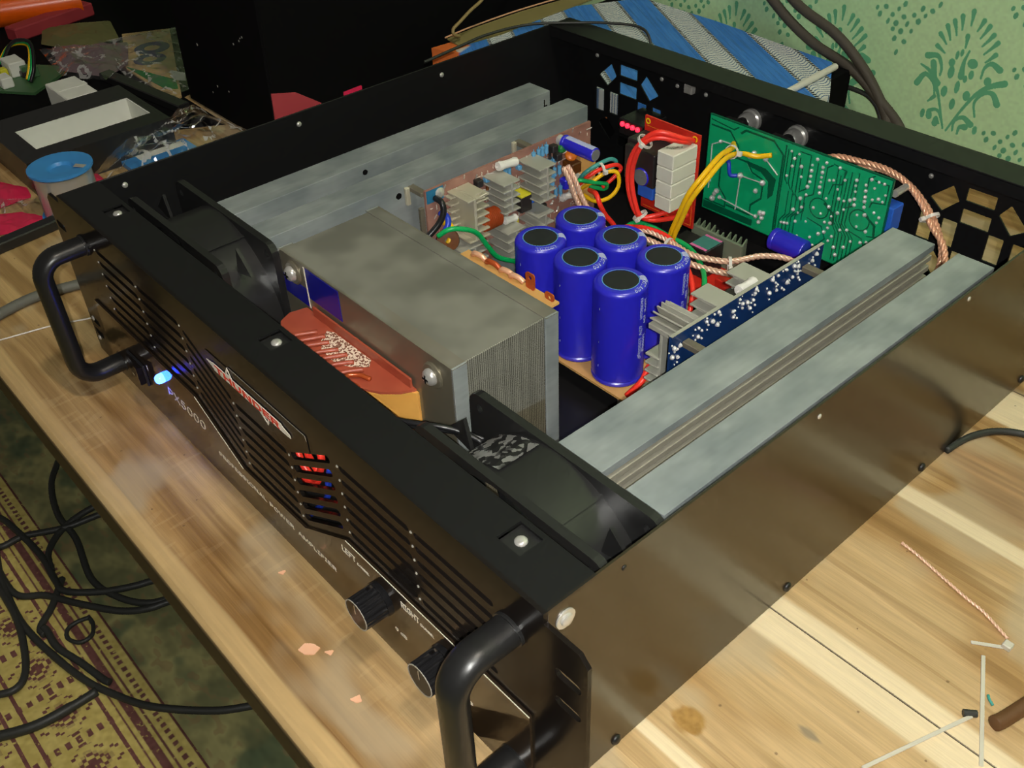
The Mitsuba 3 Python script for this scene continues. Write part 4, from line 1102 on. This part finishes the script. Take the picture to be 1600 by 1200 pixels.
for pts, m, nm in hb:
    wire(f'{nm}_wire', pts, 1.5, m, f'thin {nm} wire of the tied bunch at the rear of the pink circuit board')
tie((161, 307, 93.5), (.2, 1, .1), 4.4, 'white cable tie on the coloured bunch of wires at the pink circuit board')
wire('red_wire', [(150, 308, 73), (164, 300, 78), (169, 299, 72), (170, 304, 62), (172, 312, 50), (174, 318, 30)], 1.8, 'wire_red', 'single red wire dropping behind the rear left blue capacitor')
for m, nm, pts in (('wire_black', 'black', [(139.4, 181, 111), (146, 181, 110), (148, 180, 104), (147, 176, 97), (145, 168, 90), (144, 160, 84), (143, 156, 70)]),
                   ('wire_blue', 'blue', [(139.4, 184, 99), (146, 184, 99), (149, 182, 95), (148, 177, 89), (147, 170, 83), (146, 162, 76), (145, 157, 64)]),
                   ('wire_yellow', 'yellow', [(139.4, 186, 92), (146, 186, 92), (150, 184, 88), (150, 178, 81), (149, 171, 75), (148, 163, 67), (147, 158, 58)])):
    wire(f'{nm}_wire', pts, 2.0, m, f'short {nm} wire curling off the lower front corner of the pink circuit board')
for k, pts in enumerate(([(284, 206, 22), (289, 213, 32), (287, 223, 38), (291, 232, 34), (298, 236, 20)], [(290, 212, 20), (293, 220, 34), (292, 232, 40), (298, 240, 34), (304, 244, 18)], [(296, 220, 20), (299, 232, 40), (306, 238, 46), (314, 240, 34)])):
    wire('red_wire', pts, 2.0, 'wire_red', ('thick red wire curling up beside the front right blue capacitor', 'middle of three thick red wires beside the front right blue capacitor', 'rearmost of three thick red wires beside the front right blue capacitor')[k])
solo('fan_cable', cat(tube([(262, 29, 98), (276, 31, 106), (288, 33.8, 110.5), (298, 36.8, 112), (307, 42, 112.5), (314, 47.5, 112), (321, 54, 109), (329, 58, 106)], 1.4, 7), tube([(262, 31, 95), (276, 33, 103), (289, 35.5, 107.6), (299, 38.6, 109.4), (308, 44, 109.8), (315, 49.5, 109.4), (321, 56, 107), (327, 61, 104.6)], 1.4, 7)), 'wire_black', 'twin black cable entering the right cooling fan', 'cable', smooth=True)
solo('red_lead', tube([(226, 14, 58), (234, 12, 68), (240, 11, 62), (247, 12, 57), (255, 12, 66), (258, 13, 78), (250, 15, 84)], 1.9, 8), 'wire_red', 'red wire showing through the slanted slots of the front panel', 'wire', smooth=True)
solo('red_lead', tube([(248, 12, 84), (246, 12, 72), (252, 13, 62), (246, 12, 52), (236, 12, 49), (230, 13, 40)], 1.9, 8), 'wire_red', 'red wire looping behind the left ends of the slanted front slots', 'wire', smooth=True)
solo('blue_lead', tube([(265, 13, 76), (262, 12, 64), (259, 12, 53), (246, 12, 35), (234, 12, 21), (226, 14, 12)], 1.7, 8), 'wire_blue', 'blue wire showing through the lower slanted slots of the front panel', 'wire', smooth=True)

def film(name, m, label, category):
    """a clear sheet with pale streaks painted as highlights on its folds"""
    k = thing(name, label, category)
    nz = m.face_normals[:, 2]; c = m.triangles_center
    ridge = 1 - np.abs(2 * meshkit.noise(np.c_[c[:, :2], 0 * c[:, 0]] / 15.0, 5) - 1)
    fold_glint = ridge > .93
    part(k, 'film', m.submesh([np.nonzero(~fold_glint)[0]], append=True), 'clear_film')
    part(k, 'fold_glints', m.submesh([np.nonzero(fold_glint)[0]], append=True), 'creased_film', kind='stuff')


# ================================================================ on and around the table
solo('copper_wire_piece', twisted([(454, 240, 1.4), (465, 238, 1.6), (477, 235, 1.4), (496, 230, 1.8), (507, 228, 1.6), (522, 222, 1.4)], .6, 2, 5, off=.42), 'copper_pale', 'loose piece of bare twisted copper wire on the table right of the amplifier', 'wire', smooth=True)
def strap(P, w=1.5, t=1.1):
    P = np.asarray(P, float); d = P[-1] - P[0]; L = np.linalg.norm(d[:2]); u = np.array([d[0], d[1], 0]) / L
    return place(bx(0, L, -w, w, 0, t, .2), P[0], u, np.cross(Z_, u), Z_)
solo('cable_tie', cat(strap([(511, 208, 0), (524, 217, 0)], .95, .8), bx(522, 526.5, 215.5, 220, 0, 3.2, .5)), 'nylon_grey', 'short white cable tie on the table at the end of the loose copper wire', 'cable tie', 'white cable ties lying on the table')
solo('cable_tie', strap([(519, 205, 0), (547, 151, 0)], .95, .8), 'nylon_grey', 'longest white cable tie on the table, right of the pale plank joint', 'cable tie', 'white cable ties lying on the table')
solo('cable_tie', strap([(532, 170, 1.2), (513, 112, 1.2)], .9, .8), 'nylon_grey', 'white cable tie lying across the plank joint near the bottom right', 'cable tie', 'white cable ties lying on the table')
solo('black_sleeve', cyl((528.5, 168.5, 1.7), (533, 172.5, 1.7), 1.7, 12), 'black_rubber', 'tiny black sleeve on the table between two cable ties', 'sleeve')
solo('dark_stick', tube([(541, 172, 3.6), (543, 178, 3.6), (548, 200, 3.8), (556, 240, 4)], 3.6, 12), 'dark_wood', 'dark rounded stick on the table at the right edge of the picture', 'stick', smooth=True)
solo('wire_snippet', tube([(531.5, 186, .8), (533, 184, 1.2), (535.5, 182.6, .8)], .7, 6), 'wire_teal', 'tiny pale blue wire snippet on the table beside the longest cable tie', 'wire', smooth=True)
solo('black_cable', tube([(433.2, 322, 2.4), (434.5, 334, 2.4), (437.5, 346, 2.4), (445, 359, 2.4), (458, 368, 2.4), (480, 374, 2.4), (520, 372, 2.4), (580, 360, 2.4)], 2.1, 8), 'black_rubber', 'thin black cable on the table coming out from the right side panel', 'cable', smooth=True)
solo('grey_cable', tube([(-104, -55, 4.2), (-112, -39, 4.2), (-117, -14, 4.2), (-114, 8, 4.2), (-103, 40, 4.2), (-80, 80, 4.2)], 4, 10), 'grey_rubber', 'grey green cable on the table behind the left handle', 'cable', smooth=True)
solo('white_thread', tube([(-90, -61, .7), (-85, -49, .7), (-76, -14, .7), (-66, 9, .7), (-60, 30, .7)], .6, 6), 'nylon_white', 'thin white thread on the table seen through the left handle', 'thread', smooth=True)
for pts, lab in (([(290, -35), (294, -34), (297, -31), (296, -27), (292, -28), (289, -31)], 'largest pale pink splinter on the table edge left of the volume knobs'), ([(331, -32), (334, -31), (335, -29), (332, -28)], 'pale pink splinter on the table edge nearest the right handle'), ([(300, -26), (303, -25), (302, -23)], 'small pale pink splinter beside the largest one on the table edge'), ([(240, -16), (242, -15), (241, -13)], 'tiny pale splinter on the table edge below the white lettering')):
    solo('splinter', xy(Polygon(pts).buffer(.4), 0, .5), 'crumb_pink', lab, 'splinter')

# floor cables
FLOOR_CABLES = [
    ([(-345, -7), (-313, -27), (-265, -39), (-219, -39), (-158, -49), (-118, -39), (-93, -22), (-83, 0), (-70, 40)], 'black cable making the large bend at the far end of the floor tangle'),
    ([(-249, 40), (-249, -3), (-246, -30), (-236, -51), (-214, -68), (-190, -74)], 'black cable running from under the table onto the rug edge'),
    ([(-330, -110), (-300, -87), (-263, -79), (-214, -74), (-175, -76), (-155, -74), (-135, -50), (-120, -25), (-110, 0), (-90, 40)], 'black cable along the rug edge passing under the knot of cables'),
    ([(-260, -110), (-190, -111), (-166, -90), (-135, -71), (-103, -46), (-87, -25), (-80, -4), (-60, 40)], 'black cable crossing the rug border beside its twin'),
    ([(-270, -100), (-219, -113), (-171, -118), (-138, -118), (-96, -112), (-48, -101), (-14, -87), (15, -71), (45, -42), (66, -16), (90, 30)], 'black cable sweeping along the rug to the table leg'),
    ([(-230, -118), (-197, -119), (-160, -120), (-128, -125), (-94, -135), (-80, -147), (-85, -164), (-110, -200)], 'black cable curving back across the rug at the left edge of the picture'),
    ([(-175, -70), (-166, -77), (-147, -92), (-132, -108), (-121, -108)], 'short black cable linking the knot to the rug'),
    ([(-300, -110), (-259, -102), (-255, -77), (-241, -41), (-233, -2), (-220, 40)], 'black cable running straight from the left edge of the picture to under the table'),
    ([(-128, -106), (-121, -105), (-97, -105), (-66, -96), (-37, -89), (-30, -86)], 'black cable end lying beside the sweeping cable on the rug')]
for k, (pts, lab) in enumerate(FLOOR_CABLES):
    solo('floor_cable', tube([(x, y, -318.3 - (3 if y > -56 else 0) + (k % 3) * 1.2) for x, y in pts], 3.3, 8), 'black_rubber', lab, 'cable', 'black cables tangled on the floor', smooth=True)
solo('floor_cable', tube([(x, y, -319.5) for x, y in ((-113, -69), (-116, -80), (-114, -90), (-104, -94), (-92, -88), (-92, -77), (-102, -71), (-112, -70))], 2.0, 8), 'black_rubber', 'small closed loop of thin black wire on the rug', 'cable', smooth=True)
solo('cable_plug', tube([(-60, -205, -317), (-45, -178, -317), (-33, -149, -317), (-30, -118, -317), (-30, -98, -317)], [2.5] * 8 + [4.5] * 16 + [4] * 9, 10), 'black_rubber', 'thick black plug end lying on the rug at the bottom left', 'plug', smooth=True)

# behind the amplifier: a box under a woven cloth
solo('low_box', bx(-145, 146, 470, 640, 0, 66, 1), 'black_matte', 'low dark box under the striped cloth behind the amplifier', 'box')
outline = Polygon([(-160, 408), (-110, 424), (-20, 446), (168, 452), (170, 570), (130, 632), (-10, 646), (-112, 650), (-150, 575)])
cz0, cz1 = 68.2, 70.0
top = ext(outline, cz1 - cz0); top.apply_translation([0, 0, cz0])
hang = []
ring_ = np.array(outline.exterior.coords)[:-1]
for i, j in ((0, 1), (1, 2), (2, 3), (3, 4)):
    a, b = ring_[i], ring_[j]; d = (b - a) / np.linalg.norm(b - a); nn = np.array([d[1], -d[0]])
    hang.append(place(bx(0, np.linalg.norm(b - a), -.1, 1.4, 46, cz1, .3), [a[0], a[1], 0], np.array([d[0], d[1], 0]), np.array([-d[1], d[0], 0]), Z_))
solo('woven_cloth', cat(top, hang), 'woven_cloth', 'blue and silver striped woven cloth spread behind the amplifier', 'cloth')
solo('white_tube', tube([(146, 540, 73.2), (142, 618, 73.2)], 3, 12), 'nylon_white', 'white plastic tube lying across the end of the striped cloth', 'tube', smooth=True)
solo('khaki_strap', xy(Polygon([(-166, 432), (-170, 470), (-172, 534), (-166, 600), (-148, 640), (-145, 590), (-143, 540), (-138, 476), (-143, 428)]), 70.1, 1.2), 'khaki_cloth', 'olive khaki strap lying along the left edge of the striped cloth', 'strap')
solo('copper_wire', tube([(-166, 430, 72.6), (-171, 470, 72.6), (-173, 534, 72.6), (-167, 600, 72.6), (-150, 645, 72.6)], .9, 6), 'copper', 'thin copper coloured wire along the khaki strap', 'wire', smooth=True)
solo('beige_wire', tube([(-160, 440, 73), (-152, 436, 76), (-149, 428, 80), (-150, 428, 85), (-150, 437, 90), (-150, 450, 97), (-150, 464, 103), (-152, 480, 112), (-160, 520, 135), (-168, 560, 160)], 1.6, 7), 'beige_wire', 'beige wire rising in front of the black cabinet', 'wire', smooth=True)
solo('thin_black_wire', tube([(-4, 286, 131), (-9, 325, 131.5), (-14, 357, 131), (-8, 395, 130.6), (16, 425, 130.2), (38, 441, 131), (60, 452, 130.5), (75, 449, 126), (80, 446, 110)], 1.1, 6), 'black_rubber', 'thin black wire lying over the rear left corner of the amplifier case', 'wire', smooth=True)

# cables in front of the wall
solo('wall_cable', tube([(-10, 652, 150), (54, 640, 106), (99, 640, 80), (145, 640, 66), (178, 640, 46), (205, 636, 28), (225, 620, 6), (260, 600, 5)], 4.5, 10), 'wall_cable_grey', 'left of two thick dark cables hanging down in front of the green wall', 'cable', 'thick dark cables on the wall', smooth=True)
solo('wall_cable', tube([(20, 652, 152), (74, 640, 112), (123, 640, 92), (153, 640, 72), (174, 640, 51), (191, 636, 32), (215, 615, 6), (250, 590, 5)], 4.5, 10), 'wall_cable_grey', 'right of two thick dark cables hanging down in front of the green wall', 'cable', 'thick dark cables on the wall', smooth=True)
solo('wall_cable', tube([(120, 655, 42), (132, 645, 46), (150, 640, 49), (168, 640, 46), (182, 638, 34), (195, 630, 8)], 2.2, 8), 'black_rubber', 'thin black cable curving under the two thick wall cables', 'cable', smooth=True)
solo('wall_cable', tube([(90, 645, 12), (115, 645, 14), (150, 645, 16), (210, 648, 14), (290, 645, 12), (360, 645, 12)], 4, 8), 'dark_wood', 'brown cable lying along the foot of the green wall', 'cable', smooth=True)

# big black cabinet at the back left
cabm = bx(-385, -207, 256, 640, 0.2, 420, 2)
Vc = cabm.vertices.copy(); Vc[:, 0] += Vc[:, 2] * .06; cabm.vertices = Vc
cab = thing('black_cabinet', 'tall black speaker cabinet standing behind the left end of the amplifier', 'cabinet')
part(cab, 'body', cabm, 'black_matte')
sp_ = []
for x, z in ((-200, 76), (-186, 84), (-178, 88), (-165, 97)):
    pass
for x, z in ((-340, 70), (-313, 35), (-326, 25), (-290, 36), (-250, 96), (-243, 101), (-247, 99), (-262, 90)):
    xx = x + z * .06
    sp_.append(xz(Point(xx, z).buffer(rng.uniform(.8, 1.6), quad_segs=2), 255.95, .2))
part(cab, 'paint_chip', cat(sp_), 'print_grey', kind='stuff')
solo('red_card', place(ext(Polygon([(158, 1), (200, 1), (202, 120), (183, 133.5), (164, 138)]), 1.0), [-20.5, 0, 0], Y_, Z_, X_), 'red_card', 'dull red card standing upright between the amplifier and the black cabinet', 'card')
solo('red_card', place(ext(Polygon([(214, 1), (240, 1), (238, 122.5), (222, 122)]), .8), [-20.5, 0, 0], Y_, Z_, X_), 'crimson_plastic', 'sliver of red card just showing above the left side panel', 'card')

solo('added_dark_sheet', xy(Polygon([(-900, 60), (-520, 60), (-405, 110), (-404, 195), (-330, 200), (-300, 252), (-395, 254), (-440, 420), (-900, 600)]), .02, .12), 'black_matte', 'dark sheet added under the clutter to darken the top left', 'sheet')  # added surface, darkens the table under the clutter
film('clear_sheet', crumple(Polygon([(-610, 255), (-585, 352), (-400, 268), (-392, 240), (-440, 226), (-520, 236)]), 4, 7, 31, 50, 30, 3), 'clear plastic film lying over the tan card', 'plastic film')
# clutter left of the amplifier
S0 = np.array([-232, 68])
spl = thing('solder_spool', 'spool of solder wire with a bright blue cap, beside the amplifier corner', 'spool')
def so(m):
    m = m.copy(); m.apply_translation([S0[0], S0[1], 0]); return m
part(spl, 'cap', so(lathe([(0, 40), (9, 40), (11, 42.4), (24, 44.6), (26.5, 44.2), (26.5, 42), (23, 41), (0, 39)], sides=40)), 'spool_blue', smooth=40)
part(spl, 'base_disc', so(lathe([(0, 0.1), (26.5, .1), (26.5, 2), (0, 2.4)], sides=40)), 'spool_blue')
part(spl, 'wound_wire', so(lathe([(20, 2.4), (23.6, 2.6)] + [(23.4 + .5 * (k % 2), 3 + k * 1.0) for k in range(38)] + [(20, 41)], sides=40)), 'tin_wire', 'silvery wound solder', smooth=60)
part(spl, 'label', so(place(bx(-5, 5, -2.6, 2.6, 0, .3), [14, 12, 44.4], np.array([.75, .66, -.06]), np.array([-.66, .75, 0]), Z_)), 'print_grey', 'small pale label')

ty = thing('black_tray', 'long black box tray with a white inside, behind the solder spool', 'tray')
rim = sbox(-400, 56, -287, 192).difference(sbox(-364, 74, -311, 184))
part(ty, 'walls', xy(rim, .2, 30), 'black_plastic')
part(ty, 'white_lining', cat(bx(-364.2, -310.8, 73.8, 184.2, .2, 2), bx(-364, -362.8, 74, 184, 2, 29.6), bx(-363, -312, 182.8, 184, 2, 29.6), bx(-312.2, -311, 74, 184, 2, 29.6)), 'white_card', 'white inside')


film('plastic_bag', crumple(Polygon([(-258, 92), (-290, 150), (-316, 196), (-318, 232), (-256, 250), (-196, 244), (-190, 180), (-200, 120), (-226, 98)]), 8, 16, 3, 64, 30, 16), 'clear crumpled plastic bag over a blue packet beside the left side panel', 'bag')
bp_ = thing('blue_packet', 'blue printed packet inside the clear plastic bag', 'packet')
part(bp_, 'packet', bx(-292, -206, 136, 202, .2, 5, .5), 'spool_blue')
part(bp_, 'printed_panel', cat(bx(-288, -276, 150, 196, 5.02, 5.2), bx(-262, -240, 142, 190, 5.02, 5.2)), 'white_card')
solo('crimson_sheet', crumple(Polygon([(-360, 28), (-304, 54), (-286, 50), (-284, 20), (-330, 8)]), .5, 7, 11, 14, 26), 'crimson_plastic', 'crimson plastic sheet lying left of the solder spool', 'plastic sheet')
solo('crimson_sheet', crumple(Polygon([(-300, -6), (-276, 16), (-266, 33), (-236, 49), (-226, 30), (-238, 3)]), .5, 6, 12, 14, 26), 'crimson_plastic', 'crimson plastic sheet in front of the solder spool by the dark bar', 'plastic sheet')
solo('crimson_sheet', crumple(Polygon([(-318, 112), (-272, 112), (-262, 84), (-285, 88)]), .5, 5, 13, 10, 20), 'crimson_plastic', 'small crimson plastic piece behind the solder spool', 'plastic sheet')
film('clear_wrapper', crumple(Polygon([(-290, 26), (-262, 52), (-244, 46), (-262, 18)]), 6, 8, 14, 12, 20), 'clear plastic wrapper lying between the crimson sheets', 'wrapper')
solo('dark_bar', bx(-232, -206, -14, 0, 0.1, 9, 1).apply_transform(trimesh.transformations.rotation_matrix(0, Z_)) if False else place(bx(0, 110, -6, 6, .1, 9, 1), [-208, -40, 0], np.array([-.12, .993, 0]), np.array([-.993, -.12, 0]), Z_), 'black_plastic', 'dark flat bar on the table in front of the crimson sheet', 'bar')
solo('white_box', cat(bx(-462, -404, 140, 172, .2, 29, 1), bx(-440, -430, 139.8, 172.2, 29.02, 29.4)), 'white_card', 'small white box among the clutter behind the black tray', 'box')
solo('black_strip', place(bx(0, 150, -7, 7, .1, 9, 1), [-506, 217, 0], np.array([.99, .13, 0]), np.array([-.13, .99, 0]), Z_), 'black_plastic', 'long black strip lying between the yellow card and the black tray', 'strip')
cd = thing('printed_card', 'tan printed card with a dark figure and a green band, leaning against the black cabinet', 'card')
part(cd, 'card', xy(Polygon([(-625, 290), (-600, 340), (-396, 252), (-388, 240), (-513, 244)]), .2, 2), 'tan_card')
part(cd, 'green_band', xy(Polygon([(-517, 246), (-440, 268), (-415, 258), (-425, 248), (-470, 246)]), 2.3, .4), 'green_part')
eight = unary_union([Point(-552, 294).buffer(20).difference(Point(-552, 294).buffer(9)), Point(-520, 276).buffer(18).difference(Point(-520, 276).buffer(8))])
part(cd, 'printed_figure', xy(eight, 2.3, .3), 'navy_print', 'dark rounded figure like an 8')
part(cd, 'pale_band', xy(Polygon([(-470, 276), (-450, 284), (-428, 274), (-440, 266)]), 2.8, .3), 'white_card')
solo('mauve_packet', crumple(Polygon([(-640, 210), (-590, 282), (-520, 250), (-500, 216), (-560, 188)]), 2, 6, 21, 20, 30, 4), 'mauve_sheet', 'mauve plastic packet in the clutter beside the tan card', 'packet')
film('clear_packet', crumple(Polygon([(-620, 190), (-560, 262), (-500, 236), (-470, 204), (-520, 176)]), 10, 8, 22, 46, 24, 6), 'clear plastic packet lying over the mauve packet', 'packet')
solo('olive_packet', crumple(Polygon([(-720, 230), (-680, 300), (-610, 280), (-610, 225), (-660, 205)]), 2, 7, 23, 16, 30, 3), 'olive_sheet', 'olive plastic packet behind the mauve packet', 'packet')
solo('red_box', place(bx(0, 112, -11, 11, .2, 16, 1.5), [-706, 188, 0], np.array([-.25, .968, 0]), np.array([-.968, -.25, 0]), Z_), 'red_card', 'dull red long box in the clutter near the orange tube', 'box')
solo('orange_tube', cyl((-790, 110, 22), (-735, 290, 22), 20, 20), 'orange_plastic', 'shiny orange tube at the top left corner', 'tube', smooth=40)
el = thing('electronics_scrap', 'green circuit scrap with white plugs and coloured wires at the left edge', 'circuit board')
part(el, 'board', place(bx(-55, 55, -38, 38, .2, 3), [-585, 140, 0], np.array([.8, .6, 0]), np.array([-.6, .8, 0]), Z_), 'circuit_green')
for x, y, s in ((-590, 150, 1), (-560, 128, .7), (-610, 128, .8), (-575, 110, .6)):
    part(el, 'white_plug', bx(x - 14 * s, x + 14 * s, y - 9 * s, y + 9 * s, 3.02, 3.02 + 16 * s, 1), 'white_card')
for k in range(10):
    x, y = rng.uniform(-628, -545), rng.uniform(105, 172)
    part(el, 'component', bx(x - 5, x + 5, y - 4, y + 4, 3.02, 8 + 8 * rng.random(), .8), ('circuit_green', 'relay_black', 'tin_wire', 'yellow_part')[k % 4])
for k, m in enumerate(('wire_yellow', 'wire_green', 'wire_black')):
    part(el, 'wire', tube([(-620 + 6 * k, 140, 6), (-612 + 6 * k, 158, 26 + 3 * k), (-586 + 6 * k, 170, 30 + 3 * k), (-564 + 6 * k, 160, 18), (-556 + 5 * k, 150, 5)], 2, 7, 6), m, smooth=True)
solo('small_white_card', bx(-300, -272, 26, 46, 7, 8) if False else bx(-352, -326, 62, 84, .2, 9, .5), 'white_card', 'small white card at the left edge behind the crimson sheet', 'card')
